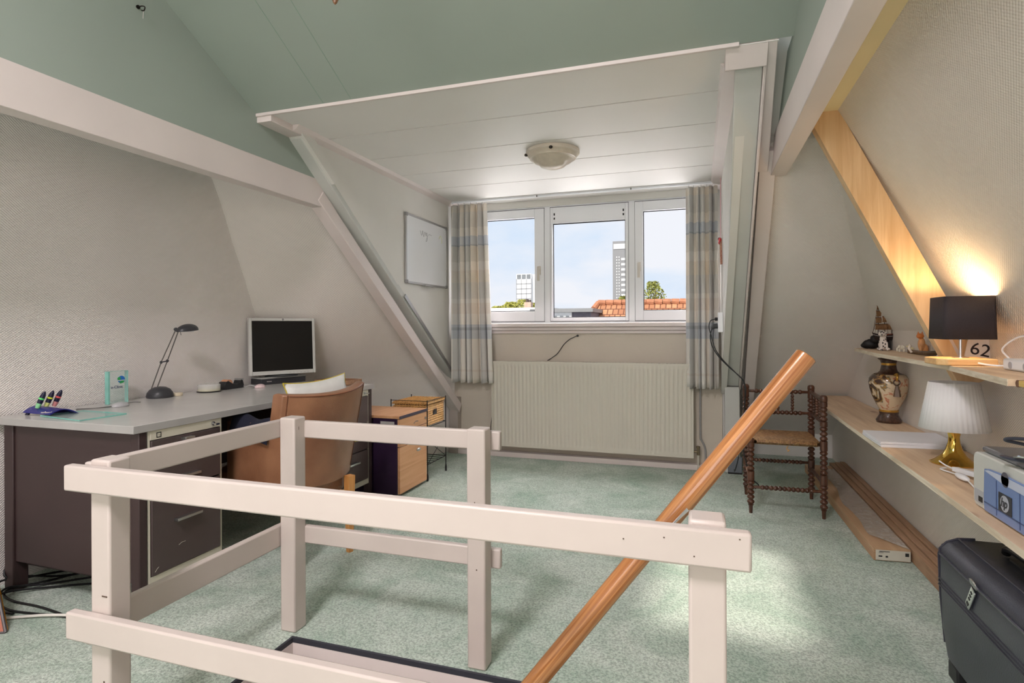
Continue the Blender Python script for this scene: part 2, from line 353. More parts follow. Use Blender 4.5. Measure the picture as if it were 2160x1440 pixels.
# cheeks
struct(MB().prism([(-2.12, 2.68, 2.242), (-2.12, 4.80, .67), (-2.12, 4.92, .67), (-2.12, 4.92, 2.242)], (-.04, 0, 0)).build('wall_dormer_left', PLAST))
struct(MB().prism([(.16, 2.478, 2.242), (.16, 4.778, .60), (.16, 4.92, .60), (.16, 4.92, 2.242)], (.04, 0, 0)).build('wall_dormer_right', PLAST))
sl = Vector((0, .80, -.60)); nrm = Vector((0, -.60, -.80))
struct(MB().beam(Vector((-2.175, 2.70, 2.215)), Vector((-2.165, 4.80, .655)), (.10, 0, 0), nrm * .05).build('trim_12', WHITE2, bevel=.004))
struct(MB().beam(Vector((.198, 2.53, 2.225)), Vector((.233, 4.74, .68)), (.106, 0, 0), nrm * .04).build('trim_13', WHITE2, bevel=.003))
struct(MB().beam(Vector((.258, 2.50, 2.235)), Vector((.293, 4.72, .665)), (.012, 0, 0), nrm * .06).build('trim_14', WHITE, bevel=.003))
struct(MB().beam((-2.235, 2.955, 1.935), (-2.085, 4.74, .40), (.085, 0, 0), nrm * .08).build('trim_15', WHITE, bevel=.003))
struct(MB().beam((.268, 2.31, 2.345), (.300, 3.06, 1.905), (.045, 0, 0), Vector((0, -.5, -.865)) * .05).beam((.318, 2.98, 1.985), (.375, 5.15, .36), (.075, 0, 0), nrm * .07).build('trim_16', WHITE, bevel=.003))
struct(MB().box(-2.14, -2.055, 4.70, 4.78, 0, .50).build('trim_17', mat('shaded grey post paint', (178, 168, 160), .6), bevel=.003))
struct(MB().box(.185, .292, 4.70, 4.79, 0, .66).build('trim_18', WHITE2, bevel=.003))
# pine brace on the right wall
struct(MB().beam((.498, 2.725, 2.03), (1.035, 2.725, .90), (0, .055, 0), Vector((.903, 0, .429)) * .112).build('trim_19', PINEZ, bevel=.002))
# metal strip along the left dormer board
struct(MB().beam(Vector((-2.112, 3.85, 1.37)) , Vector((-2.112, 4.72, .725)), (.006, 0, 0), nrm * .03).build('trim_20', ALU))

# wall under the window and window surround
w = MB().box(-2.12, .17, 4.78, 4.84, 0, 1.15)
struct(w.build('wall_front', UNDER))
struct(MB().box(-2.12, .17, 4.90, 4.94, 2.165, 2.24).box(-2.12, -2.04, 4.84, 4.92, 1.15, 2.24).box(.115, .17, 4.84, 4.92, 1.15, 2.24).box(-2.12, .17, 4.845, 4.9, 2.182, 2.24).build('wall_window_surround', PLAST))
struct(MB().box(-2.055, .16, 4.70, 4.78, 0, .042).build('baseboard_front', WHITE, bevel=.003))
struct(MB().box(-2.20, -2.055, 4.762, 4.78, 0, .03).build('baseboard_left', WHITE))
struct(MB().box(-2.04, .15, 4.715, 4.845, 1.128, 1.158).box(-2.0, .14, 4.74, 4.78, 1.098, 1.128).box(-1.99, .13, 4.762, 4.78, 1.07, 1.098).build('trim_21', WHITE, bevel=.004))

# windows
GLASS = mat('window glass', (255, 255, 255), 0.0, trans=1.0, ior=1.01, var=0)
def rectframe(mb, x0, x1, z0, z1, ix0, ix1, iz0, iz1, y0, y1):
    mb.box(x0, ix0, y0, y1, z0, z1).box(ix1, x1, y0, y1, z0, z1).box(ix0, ix1, y0, y1, z0, iz0).box(ix0, ix1, y0, y1, iz1, z1)
def sash(n, x0, x1, gx0, gx1, gz0, gz1, hx):
    e = bpy.data.objects.new('window_%d' % n, None); COL.objects.link(e); e.location = ((x0 + x1) / 2, 4.86, 1.16); e['kind'] = 'structure'; ORG[e.name] = Vector(e.location)
    f = MB(); rectframe(f, x0, x1, 1.178, 2.165, gx0, gx1, gz0, gz1, 4.838, 4.88)
    fo = f.build('window_frame', PVC, e, bevel=.003)
    b = MB(); rectframe(b, gx0, gx1, gz0, gz1, gx0 + .006, gx1 - .006, gz0 + .006, gz1 - .006, 4.862, 4.868); b.build('glazing_seal', BLACK, e)
    MB().box(gx0, gx1, 4.866, 4.872, gz0, gz1).build('pane', GLASS, e)
    if hx:
        h = MB().box(hx - .013, hx + .013, 4.826, 4.838, 1.585, 1.66).box(hx - .010, hx + .010, 4.792, 4.826, 1.632, 1.652).box(hx - .011, hx + .011, 4.790, 4.806, 1.53, 1.655)
        h.build('window_handle', mat('warm white handle', (206, 200, 190), .35), e, bevel=.003)
    g = MB(); rectframe(g, x0 - .003, x1 + .003, 1.172, 2.171, x0 + .001, x1 - .001, 1.179, 2.164, 4.842, 4.86); g.build('gap_seal', mat('grey sash gap', (120, 122, 128), .6), e)
    return e
fr = MB(); rectframe(fr, -2.045, .12, 1.16, 2.182, -2.03, .105, 1.176, 2.168, 4.85, 4.92)
fr.box(-1.288, -1.232, 4.845, 4.92, 1.176, 2.168).box(-.56, -.506, 4.845, 4.92, 1.176, 2.168)
struct(fr.build('window_4', PVC, bevel=.002))
sash(1, -2.03, -1.288, -1.95, -1.375, 1.266, 2.09, -1.33)
w2 = sash(2, -1.232, -.56, -1.211, -.585, 1.208, 2.025, None)
w3 = sash(3, -.506, .105, -.44, .03, 1.261, 2.085, -.472)
vb = MB().box(-1.211, -.585, 4.842, 4.866, 2.025, 2.14)
vo = vb.build('ventilation_strip', PVC, w2, bevel=.002)
gr = MB()
for k in range(46): 
    for j in range(3): gr.box(-1.165 + k * .0118, -1.158 + k * .0118, 4.839, 4.842, 2.082 + j * .012, 2.090 + j * .012)
gr.build('vent_slot', mat('dark vent slot', (72, 74, 80), .6), vo)
ls = MB()
for x in (-1.195, -.60): ls.box(x - .006, x + .006, 4.838, 4.842, 2.095, 2.115).box(x - .006, x + .006, 4.838, 4.842, 2.06, 2.078)
ls.build('latch', BLACKP, vo)

# ================================================================== STAIR RAILING AND HANDRAIL
PW = mat('chipped white railing paint', (200, 189, 182), .38, var=.04, vs=4, bump=.14, bs=20)
t = thing('stair_railing', 'white painted wooden railing of posts and boards around the stair opening', 'railing', (-.75, 1.4, 0))
def post(x0, x1, y0, y1, z0, z1):
    m = MB().box(x0, x1, y0, y1, z0, z1); return m.build('post', PW, t, bevel=.006)
post(-1.487, -1.421, 1.055, 1.115, 0, .795)
post(-1.490, -1.424, 1.755, 1.820, 0, .795)
post(-.735, -.670, 1.750, 1.812, 0, .793)
post(-.020, .043, 1.052, 1.114, 0, .79)
for b in ((-1.545, .082, 1.028, 1.054, .716, .782), (-1.54, .07, 1.028, 1.054, .338, .408),
          (-1.516, -1.491, 1.06, 1.82, .719, .785), (-1.516, -1.491, 1.06, 1.82, .312, .392),
          (-1.49, -.640, 1.813, 1.838, .712, .777), (-1.49, -.640, 1.813, 1.838, .313, .379)):
    MB().box(*b).build('rail', PW, t, bevel=.005)
CHIP = mat('bare brown wood', (84, 66, 54), .8)
for x, y, z, a, b in ((-.008, 1.0515, .245, .018, .004), (-.012, 1.0515, .252, .008, .010), (-1.437, 1.0545, .45, .018, .003), (-1.440, 1.0545, .23, .004, .01), (-.706, 1.7495, .55, .003, .006), (-.70, 1.7495, .33, .004, .004), (-1.4235, 1.78, .755, .001, .012)):
    MB().box(x - a / 2, x + a / 2, y - .0006, y + .0002, z - b / 2, z + b / 2).build('paint_chip', CHIP, t)
for x, z in ((-.06, .762), (-.01, .735), (.063, .772), (-.13, .752)): MB().box(x - .0012, x + .0012, 1.0272, 1.0282, z - .001, z + .001).build('nail_hole', CHIP, t)
p0, p1 = Vector((-.62, 1.19, -.013)), Vector((.218, 1.36, 1.066)); d = p1 - p0
HW = wood('varnished pine handrail', (146, 88, 46), (206, 146, 90), 'Z', 60, .25, coat=.6, stretch=.02)
o = MB().lathe([(.0, -.4), (.0215, -.4), (.0225, -.1), (.0225, d.length - .002), (.0205, d.length), (0, d.length)], n=32).build('stair_handrail', HW, smooth=True, org=(0, 0, 0))
o.location = p0; o.rotation_euler = d.to_track_quat('Z', 'Y').to_euler()
tag(o, 'round varnished pine handrail rising diagonally out of the stair opening', 'handrail')
fl = MB().grid(lambda u, v: Vector((-.076 + .045 * u + .012 * v, 1.268 + .012 * v, .694 + .045 * u - .012 * (1 - v) * (1 - u) + .004 * math.sin(6 * v))), 4, 3, (0, .0006, 0)).build('torn_foil', mat('torn clear foil', (214, 214, 216), .25, var=.1), smooth=True)
tag(fl, 'curled scrap of torn pale foil stuck on the varnished handrail', 'foil')

# ================================================================== DESK
DB = mat('dark brown steel', (60, 45, 45), .42, var=.05)
DB2 = mat('brown drawer front', (80, 68, 67), .38, var=.04)
DCR = mat('cream steel frame', (205, 200, 184), .4, var=.03)
DTOP = mat('light grey laminate', (196, 194, 190), .22, var=.05, vs=4)
DEDGE = mat('grey laminate edge', (172, 170, 168), .35)
t = thing('office_desk', 'long steel desk with grey laminate top and dark brown drawer pedestals along the left wall', 'desk', (-2.47, 2.49, 0))
m = MB().box(-2.872, -2.068, 1.632, 3.352, .722, .753); m.build('desktop', [DEDGE, DTOP], t, bevel=.002)
dt = bpy.data.objects['desktop']; 
for p in dt.data.polygons:
    if p.normal.z > .9: p.material_index = 1
for x0, x1, y0, y1 in ((-2.12, -2.075, 1.66, 1.695), (-2.857, -2.80, 1.66, 1.72), (-2.12, -2.075, 3.29, 3.325), (-2.857, -2.80, 3.27, 3.33)):
    MB().box(x0, x1, y0, y1, 0, .7215).build('leg', DB, t, bevel=.004)
MB().box(-2.80, -2.12, 1.668, 1.69, .13, .7215).build('side_panel', DB, t, bevel=.003)
MB().box(-2.80, -2.12, 3.30, 3.318, .13, .7215).build('side_panel', DB, t, bevel=.003)
MB().box(-2.80, -2.785, 1.69, 3.30, .30, .7215).build('modesty_panel', DB, t)
def pedestal(y0, y1, fronts, lock):
    b = MB().box(-2.78, -2.10, y0, y1, .108, .721).build('pedestal', DB, t)
    f = MB(); rectframe_x = f
    f.box(-2.10, -2.078, y0, y0 + .010, .105, .721).box(-2.10, -2.078, y1 - .010, y1, .105, .721).box(-2.10, -2.078, y0 + .01, y1 - .01, .105, .138).box(-2.10, -2.074, y0 + .01, y1 - .01, .684, .721)
    f.build('cream_frame', DCR, t, bevel=.001)
    for z0, z1, hz, hw in fronts:
        dr = MB().box(-2.10, -2.072, y0 + .013, y1 - .013, z0, z1).build('drawer', DB2, t, bevel=.002)
        if hz:
            yc = (y0 + y1) / 2 - .01
            MB().box(-2.073, -2.048, yc - hw, yc + hw, hz - .005, hz + .006).build('handle', ALU, dr, bevel=.001)
    if lock:
        MB().tube([(-2.076, y1 - .055, .703), (-2.066, y1 - .055, .703)], .009, 14).tube([(-2.067, y1 - .055, .703), (-2.050, y1 - .055, .703)], .004, 8).box(-2.055, -2.040, y1 - .067, y1 - .048, .699, .707).build('lock', CHROME, t)
pedestal(1.70, 2.068, ((.142, .462, .337, .062), (.468, .632, .511, .055), (.638, .681, .666, .024)), True)
pedestal(2.92, 3.288, ((.142, .330, .27, .055), (.336, .505, .45, .05), (.511, .681, .62, .05)), True)
lb = MB().box(-2.0745, -2.0735, 1.735, 1.757, .690, .712).build('emblem', BLACKP, t)
for a, b, c, d_ in ((1.739, 1.744, .694, .708), (1.744, 1.753, .704, .708), (1.744, 1.753, .694, .698), (1.749, 1.753, .700, .7045), (1.746, 1.749, .699, .7035)):
    MB().box(-2.0735, -2.0731, a, b, c, d_).build('emblem_mark', DCR, lb)
MB().tube(bez([(-2.0715, 1.835, .225), (-2.0715, 1.85, .231), (-2.0715, 1.868, .230)]), .0008, 5).build('scratch', DCR, t)
sc = MB().tube(bez([(-2.0715, 1.725, .155), (-2.0715, 1.735, .166), (-2.0715, 1.742, .170)]), .0007, 5)
sc.build('scratch', DCR, t)

# things on the desk
NAVYP = mat('royal blue plastic', (36, 34, 120), .3, var=.05)
DKNAVY = mat('dark navy plastic', (22, 20, 52), .35)
def arcx(u, v):   # curved blue base
    x = -2.80 + .17 * u; y = 1.70 + .11 * v
    return Vector((x + .01 * v, y, .757 + .034 * math.sin(PI * (.12 + .88 * v)) * (1 - .25 * u)))
o = MB().grid(arcx, 10, 12, (0, 0, -.004)).build('marker_stand', NAVYP, smooth=True)
MB().beam((-2.785, 1.795, .775), (-2.79, 1.80, .7545), (.02, 0, 0), (0, .006, 0)).build('foot', DKNAVY, o); MB().beam((-2.785, 1.715, .770), (-2.788, 1.708, .7545), (.02, 0, 0), (0, .006, 0)).build('foot', DKNAVY, o)
text('lettering', 'surfboard', .012, frameM((-2.66, 1.704, .772), (.95, .3, 0), (0, .35, 1)), WHITE, o)
tag(o, 'curved royal blue desk stand holding three angled highlighters', 'pen stand')
for i, (cn, c) in enumerate((('green', (90, 220, 110)), ('yellow', (214, 226, 60)), ('red', (232, 92, 92)))):
    y = 1.722 + .034 * i; b = Vector((-2.745, y, .785)); dr = Vector((.022, .018, .072)).normalized()
    tt = thing('highlighter', 'dark navy highlighter with a bright %s ring in the blue stand' % cn, 'highlighter', b, None, 'highlighters in the blue stand')
    def seg(nm, s0, s1, r0, r1, mm):
        k = MB(); pts = [b + dr * (s0 + (s1 - s0) * q / 6) for q in range(7)]; k.tube(pts, [r0 + (r1 - r0) * q / 6 for q in range(7)], 14).build(nm, mm, tt, smooth=True)
    seg('base', 0, .022, .0085, .0105, mat('pale %s translucent plastic' % cn, tuple(int(v * .5 + 95) for v in c), .3))
    seg('barrel', .022, .040, .0106, .0106, DKNAVY); seg('ring', .040, .047, .0110, .0108, mat('bright %s plastic' % cn, c, .35)); 
    k = MB(); k.tube([b + dr * s for s in (.047, .057, .066, .073, .077)], [.0105, .0095, .0075, .0045, .001], 14).build('cap', DKNAVY, tt, smooth=True)
GEDGE = mat('green glass edge', (140, 206, 194), .08, alpha=.75, var=.1, vs=30)
GCL = mat('clear pale glass', (205, 236, 230), .03, alpha=.22, var=0)
q = [(-2.69, 1.70), (-2.39, 1.655), (-2.385, 1.85), (-2.66, 1.86)]
tt = thing('glass_sheet', 'flat clear glass sheet with green edges lying on the desk corner', 'glass sheet', (-2.53, 1.75, .754))
MB().prism([(x, y, .7545) for x, y in q], (0, 0, .005)).build('sheet', GCL, tt)
e = MB()
for a, b in zip(q, q[1:] + q[:1]): e.beam((a[0], a[1], .757), (b[0], b[1], .757), Vector((b[1] - a[1], a[0] - b[0], 0)).normalized() * .002, (0, 0, .0055))
e.build('edge', GEDGE, tt)
tt = thing('glass_award', 'upright clear glass award block with a blue and green globe print', 'award', (-2.79, 2.14, .753))
MB().box(-2.806, -2.784, 2.074, 2.168, .7535, .915).build('block', GCL, tt, bevel=.001)
MB().box(-2.807, -2.783, 2.066, 2.0735, .7535, .916).box(-2.807, -2.783, 2.1685, 2.1695, .7535, .916).box(-2.807, -2.783, 2.0735, 2.1685, .9152, .9162).build('edge', GEDGE, tt)
g = MB(); g.tube([(-2.7835, 2.133, .872), (-2.7828, 2.133, .872)], .019, 24).build('globe_print', mat('blue print', (40, 110, 190), .5), tt)
g = MB()
for y, z, r in ((2.121, .877, .009), (2.139, .862, .008), (2.129, .858, .006)): g.tube([(-2.7828, y, z), (-2.7823, y, z)], r, 12)
g.build('green_print', mat('green print', (50, 165, 90), .5), tt)
g = MB(); g.box(-2.7826, -2.782, 2.114, 2.152, .8665, .8695).build('white_line', WHITE, tt)
text('lettering', 'o-Clinic', .020, frameM((-2.7828, 2.110, .836), (0, 1, 0), (0, 0, 1)), mat('dark blue print', (40, 50, 90), .5), tt)
GRYP = mat('silver grey plastic', (178, 178, 180), .35)
tt = thing('computer_mouse', 'small silver mouse with its cable looped on the desk', 'mouse', (-2.66, 2.03, .753))
MB().ell((-2.655, 2.03, .757), (.026, .042, .019), 18).floor(.7535).build('shell', GRYP, tt, smooth=True)
MB().tube(bez([(-2.66, 1.99, .757), (-2.70, 1.95, .756), (-2.755, 1.905, .756), (-2.735, 1.885, .756), (-2.70, 1.93, .757), (-2.665, 1.985, .760), (-2.665, 1.995, .758)]), .0019, 7).build('cable', mat('grey cable', (110, 108, 106), .5), tt, smooth=True)
MB().tube(bez([(-2.675, 2.06, .757), (-2.72, 2.11, .756), (-2.735, 2.16, .756), (-2.70, 2.17, .756)]), .0019, 7).build('cable', mat('grey cable', (110, 108, 106), .5), tt, smooth=True)

# desk lamp
LB = mat('charcoal plastic', (58, 58, 62), .38, var=.05)
tt = thing('desk_lamp', 'charcoal halogen desk lamp with twin wire arm and dome head', 'lamp', (-2.80, 2.36, .753))
MB().lathe([(0, .0), (.062, .0), (.064, .008), (.060, .026), (.048, .044), (.028, .056), (0, .060)], (-2.80, 2.365, .7535), 30, 1, 1.05).build('base', LB, tt, smooth=True)
bs_, md, hd = Vector((-2.815, 2.325, .80)), Vector((-2.785, 2.36, .945)), Vector((-2.735, 2.41, 1.125))
ar = MB()
for off in (Vector((0, 0, 0)), Vector((.006, .030, .006))):
    ar.tube([bs_ + off, md + off * 1.1, hd + off * .6], .0028, 8)
ar.build('arm', mat('dark chrome rod', (120, 116, 112), .3, .9), tt, smooth=True)
MB().tube([md - Vector((0, .006, 0)), md + Vector((.006, .042, .006))], .0035, 8).ell(md, (.007, .007, .009), 10).ell(md + Vector((.006, .033, .006)), (.007, .007, .009), 10).build('arm_joint', LB, tt, smooth=True)
def head(u, v):
    a = 2 * PI * v; r = math.sin(u * PI / 2)
    return Vector((-2.70 + .052 * r * math.cos(a) * .8, 2.452 + .064 * r * math.sin(a), 1.118 + .036 * math.cos(u * PI / 2) + .006 * math.sin(a) * r))
MB().grid(head, 8, 24, (0, 0, -.003)).build('lamp_head', LB, tt, smooth=True)
MB().ell((-2.73, 2.405, 1.124), (.010, .012, .010), 12).tube([(-2.715, 2.418, 1.115), (-2.712, 2.422, 1.092)], .0014, 6).build('head_joint', LB, tt, smooth=True)
MB().tube([(-2.70, 2.452, 1.114), (-2.70, 2.452, 1.110)], .032, 20).build('diffuser', mat('lamp reflector', (215, 215, 215), .3, .4), tt)

o = MB().lathe([(.012, 0), (.026, 0), (.027, .002), (.027, .014), (.026, .016), (.012, .016)], (-2.775, 2.452, .7535), 28).build('tape_roll', mat('cream tape', (222, 208, 182), .45), smooth=True)
tag(o, 'small cream tape roll lying beside the base of the desk lamp', 'tape')
tt = thing('disc_spindle', 'clear round spindle tub with a few pale discs inside', 'disc tub', (-2.765, 2.66, .753))
MB().lathe([(0, 0), (.066, 0), (.067, .003), (.063, .006), (0, .006)], (-2.765, 2.66, .7535), 36).build('base', BLACKP, tt, smooth=True)
MB().lathe([(0, .0065), (.060, .0065), (.060, .018), (0, .018)], (-2.765, 2.66, .7535), 36).build('discs', mat('pale gold discs', (214, 208, 160), .25, .2), tt, smooth=True)
MB().lathe([(.061, .0065), (.062, .040), (.056, .046), (0, .047), (0, .0455), (.055, .0445), (.0605, .039), (.0597, .0065)], (-2.765, 2.66, .7535), 36).build('cover', mat('clear plastic', (236, 236, 234), .08, alpha=.35, var=0), tt, smooth=True)
tt = thing('tape_dispenser', 'black desk tape dispenser with orange-brown tape core', 'tape dispenser', (-2.77, 2.83, .753))
prof = [(-.075, 0), (.075, 0), (.078, .02), (.070, .048), (.055, .052), (.045, .03), (.02, .026), (-.01, .032), (-.045, .052), (-.068, .045), (-.078, .02)]
MB().prism([(-2.80 , 2.835 + a, .7535 + b) for a, b in prof], (.055, 0, 0)).build('body', BLACKP, tt, bevel=.003)
MB().tube([(-2.795, 2.80, .787), (-2.750, 2.80, .787)], .026, 24).build('tape', mat('tan tape', (206, 150, 116), .4), tt, smooth=True)
MB().box(-2.797, -2.748, 2.888, 2.912, .800, .812).build('cutter', ALU, tt)
tt = thing('computer_mouse', 'small white mouse with pink red pattern near the monitor', 'mouse', (-2.64, 2.93, .753))
MB().ell((-2.635, 2.93, .757), (.026, .040, .020), 18).floor(.7535).build('shell', mat('patterned white plastic', (232, 205, 206), .3, var=.25, vs=60), tt, smooth=True)
MB().tube(bez([(-2.66, 2.92, .762), (-2.69, 2.90, .770), (-2.735, 2.915, .756), (-2.79, 2.95, .756)]), .0017, 7).build('cable', mat('white cable', (225, 225, 225), .5), tt, smooth=True)

# monitor on a black docking box ; local frame: +x to the right edge of the screen, -y faces the chair
ang = math.radians(49)
o = thing('docking_box', 'flat black box with light grey lid carrying the monitor', 'docking box', (-2.750, 3.235, .7535), math.radians(72))
MB().box(-.165, .165, -.065, .065, 0, .036).build('body', mat('charcoal box', (52, 52, 56), .5), o, bevel=.003)
MB().box(-.168, .168, -.068, .068, .0365, .046).build('lid', mat('light grey lid', (168, 168, 164), .4), o, bevel=.004)
text('lettering', 'Innovate', .010, frameM((-.11, -.0655, .020), (1, 0, 0), (0, 0, 1)), WHITE, o)
o = thing('computer_monitor', 'switched-off flat monitor with silver bezel on the black box', 'monitor', (-2.69, 3.21, .8005), math.radians(60))
MB().lathe([(0, 0), (.11, 0), (.112, .005), (.09, .010), (0, .012)], (0, .035, 0), 32, 1, .60).build('stand', mat('dark grey stand', (66, 68, 70), .4), o, smooth=True)
MB().box(-.03, .03, .03, .05, .008, .25).build('neck', mat('dark grey neck', (60, 60, 62), .4), o, bevel=.004)
SB = mat('silver grey bezel', (205, 205, 200), .35)
tl = Matrix.Translation((0, 0, .014)) @ Matrix.Rotation(math.radians(-3), 4, 'X')
b = MB(); x0, x1, z0, z1 = -.221, .221, 0, .381
b.box(x0, x0 + .018, -.012, .022, z0, z1).box(x1 - .018, x1, -.012, .022, z0, z1).box(x0 + .018, x1 - .018, -.012, .022, z0, z0 + .026).box(x0 + .018, x1 - .018, -.012, .022, z1 - .019, z1)
b.xf(tl).build('bezel', SB, o, bevel=.003)
MB().box(-.203, .203, -.007, .018, .026, .362).xf(tl).build('screen', mat('black screen', (2, 2, 3), .42, var=0), o)
MB().box(-.185, .185, .022, .045, .04, .33).xf(tl).build('back_shell', BLACKP, o, bevel=.01)
k = MB()
for i in range(6): k.box(.035 + i * .025, .048 + i * .025, -.0128, -.012, .009, .0105)
k.xf(tl).build('button', mat('grey button print', (120, 120, 122), .5), o)
em = MB().tube([(0, -.0125, .3715), (0, -.0131, .3715)], .0065, 20).xf(tl).build('emblem', mat('emblem grey', (90, 92, 98), .3), o)
text('emblem_lettering', 'hp', .0085, tl @ frameM((0, -.0134, .3715), (1, 0, 0), (0, 0, 1)), WHITE, em)
tt = thing('wooden_tray', 'low brown wooden tray with pale rim at the far end of the desk', 'tray', (-2.27, 3.27, .753))
MB().box(-2.42, -2.16, 3.18, 3.34, .7535, .760).build('base', wood('brown tray wood', (96, 66, 46), (140, 100, 72), 'X', 20), tt)
MB().box(-2.42, -2.412, 3.18, 3.34, .7605, .785).box(-2.168, -2.16, 3.18, 3.34, .7605, .785).box(-2.412, -2.168, 3.332, 3.34, .7605, .785).box(-2.412, -2.168, 3.18, 3.188, .7605, .785).build('rim', wood('brown tray rim', (120, 84, 58), (168, 128, 96), 'X', 20), tt, bevel=.001)

# ================================================================== LEATHER CHAIR
def leather(name, c1, c2):
    M, nt, P = base_mat(name); co = coords(nt)
    n = N(nt, 'ShaderNodeTexNoise', Scale=4.0, Detail=6.0); nt.links.new(co, n.inputs[0])
    r = nt.nodes.new('ShaderNodeValToRGB'); r.color_ramp.elements[0].position = .35; r.color_ramp.elements[1].position = .65
    r.color_ramp.elements[0].color = lin(c1); r.color_ramp.elements[1].color = lin(c2); nt.links.new(n.outputs[0], r.inputs[0]); nt.links.new(r.outputs[0], P.inputs['Base Color'])
    v = N(nt, 'ShaderNodeTexVoronoi', Scale=260.0); nt.links.new(co, v.inputs['Vector'])
    b = N(nt, 'ShaderNodeBump', Strength=.35, Distance=.0012); nt.links.new(v.outputs['Distance'], b.inputs['Height']); nt.links.new(b.outputs[0], P.inputs['Normal'])
    P.inputs['Roughness'].default_value = .36; P.inputs['Coat Weight'].default_value = .15; return M
LEA = leather('tan leather', (122, 80, 56), (158, 112, 82))
OAK = wood('light oak', (196, 134, 72), (220, 162, 96), 'Z', 22, .45)
CH = (-1.885, 2.37, 0)
o = thing('leather_armchair', 'tan leather desk armchair with curved back seen from behind', 'chair', CH, math.radians(164))
def shell(u, v, outer):   # u across (-1..1), v height
    y = (-1 + 2 * u); z0 = .375 + .012 * y * y; z1 = .822 + .018 * y * y - .010 * y
    z = z0 + (z1 - z0) * v
    wdt = .222 + .014 * v
    x = -.185 - .10 * v + .085 * y * y
    th = .085 * (1 - .15 * v)
    if not outer: x += th
    return Vector((x, y * wdt, z))
m = MB(); nu, nv = 20, 10
def closed(u, v):
    # v runs around: outer up, top, inner down, bottom
    if v <= .4: return shell(u, v / .4, True)
    if v <= .5: a = shell(u, 1, True).lerp(shell(u, 1, False), (v - .4) / .1); a.z += .007 * math.sin(PI * (v - .4) / .1); return a
    if v <= .9: return shell(u, 1 - (v - .5) / .4, False)
    return shell(u, 0, False).lerp(shell(u, 0, True), (v - .9) / .1)
N1, N2 = 20, 40; vs = [closed(i / N1, j / N2) for i in range(N1 + 1) for j in range(N2)]
fs = [[i * N2 + j, (i + 1) * N2 + j, (i + 1) * N2 + (j + 1) % N2, i * N2 + (j + 1) % N2] for i in range(N1) for j in range(N2)]
fs += [list(range(N2)), list(range(N1 * N2, (N1 + 1) * N2))[::-1]]
m.add(vs, fs).build('backrest', LEA, o, smooth=50, bevel=.006)
SEAM = mat('dark leather seam', (110, 62, 38), .5)
for yy in (-1, 1):
    MB().tube([shell(.5 + yy * .46, k / 12, True) + Vector((-.001, 0, 0)) for k in range(1, 13)], .0022, 6).build('seam', SEAM, o, smooth=True)
s = MB()
s.tube([shell(k / 20, .99, True) + Vector((-.001, 0, 0)) for k in range(1, 20)], .0024, 6)
s.build('seam', mat('dark leather seam', (110, 62, 38), .5), o, smooth=True)
MB().box(-.12, .42, -.185, .185, .30, .43).build('seat', LEA, o, bevel=.03)
for sy in (-1, 1):
    a = MB().box(-.11 if sy < 0 else -.19, .27, -.026, .026, .29, .690); a.xf(Matrix.Translation((0, .205 if sy > 0 else -.130, 0))); a.build('armrest', LEA, o, bevel=.015)
for lx, ly in ((-.165, .165), (-.165, -.165), (.395, .215), (.395, -.17)):
    MB().hexa([(lx - .012, ly - .012, 0), (lx + .012, ly - .012, 0), (lx + .012, ly + .012, 0), (lx - .012, ly + .012, 0)], [(lx - .02, ly - .02, .385), (lx + .02, ly - .02, .385), (lx + .02, ly + .02, .385), (lx - .02, ly + .02, .385)]).build('leg', OAK, o)
MB().box(-.15, .30, -.175, -.160, .27, .30).build('stretcher', OAK, o)
# cushion
def pillow(w, h, t, n=18):
    m = MB()
    for sgn in (1, -1):
        def f(u, v, sgn=sgn):
            a, b = u * 2 - 1, v * 2 - 1; e = (1 - abs(a) ** 2.4) * (1 - abs(b) ** 2.4)
            pin = 1 - .10 * (1 - a * a) * (b * b) - 0; pin2 = 1 - .12 * (1 - b * b) * (a * a)
            return Vector((a * w / 2 * pin2, sgn * t / 2 * max(e, 0) ** .45, b * h / 2 * pin))
        m.grid(f, n, n)
    return m
c = thing('cushion', 'off-white silky cushion with yellow piping propped in the leather chair', 'cushion', (-1.812, 2.45, .695), math.radians(73))
Rm = Matrix.Rotation(math.radians(-14), 4, 'X') @ Matrix.Rotation(math.radians(-4), 4, 'Y')
pillow(.37, .37, .12).xf(Rm).build('cover', mat('silky off-white fabric', (222, 222, 218), .4, var=.07, vs=14, bump=.5, bs=9), c, smooth=70)
pp = MB(); edge = []; PWH = .185
for k in range(61):
    s_ = k / 60 * 4; sd_, q_ = int(s_) % 4, s_ - int(s_)
    a, b = ((-1 + 2 * q_, 1), (1, 1 - 2 * q_), (1 - 2 * q_, -1), (-1, -1 + 2 * q_))[sd_]
    edge.append(Vector((a * PWH * (1 - .12 * (1 - b * b) * a * a), 0, b * PWH * (1 - .10 * (1 - a * a) * b * b))))
pp.tube(edge, .003, 6).xf(Rm).build('piping', mat('mustard piping', (206, 186, 60), .5), c, smooth=True)
# navy jacket laid over the armrest below the desk
def jk(u, v):
    a = PI * (v * 1.0); x = -.10 + .30 * u
    return Vector((x, .205 + .048 * math.cos(a) * (1 + .12 * math.sin(9 * u)), .665 + .045 * math.sin(a) + .010 * math.sin(7 * u + 3 * v) - .06 * abs(math.cos(a)) ** 3))
j = MB().grid(jk, 24, 12, lambda p: (0, (.205 - p.y) * .12, -.006))
o2 = j.xf(Matrix.Translation(CH) @ Matrix.Rotation(math.radians(164), 4, 'Z')).build('folded_jacket', mat('navy cloth', (26, 28, 46), .85, var=.2, bump=.4, bs=60), smooth=60)
tag(o2, 'dark navy jacket folded over the chair armrest below the desk top', 'jacket')

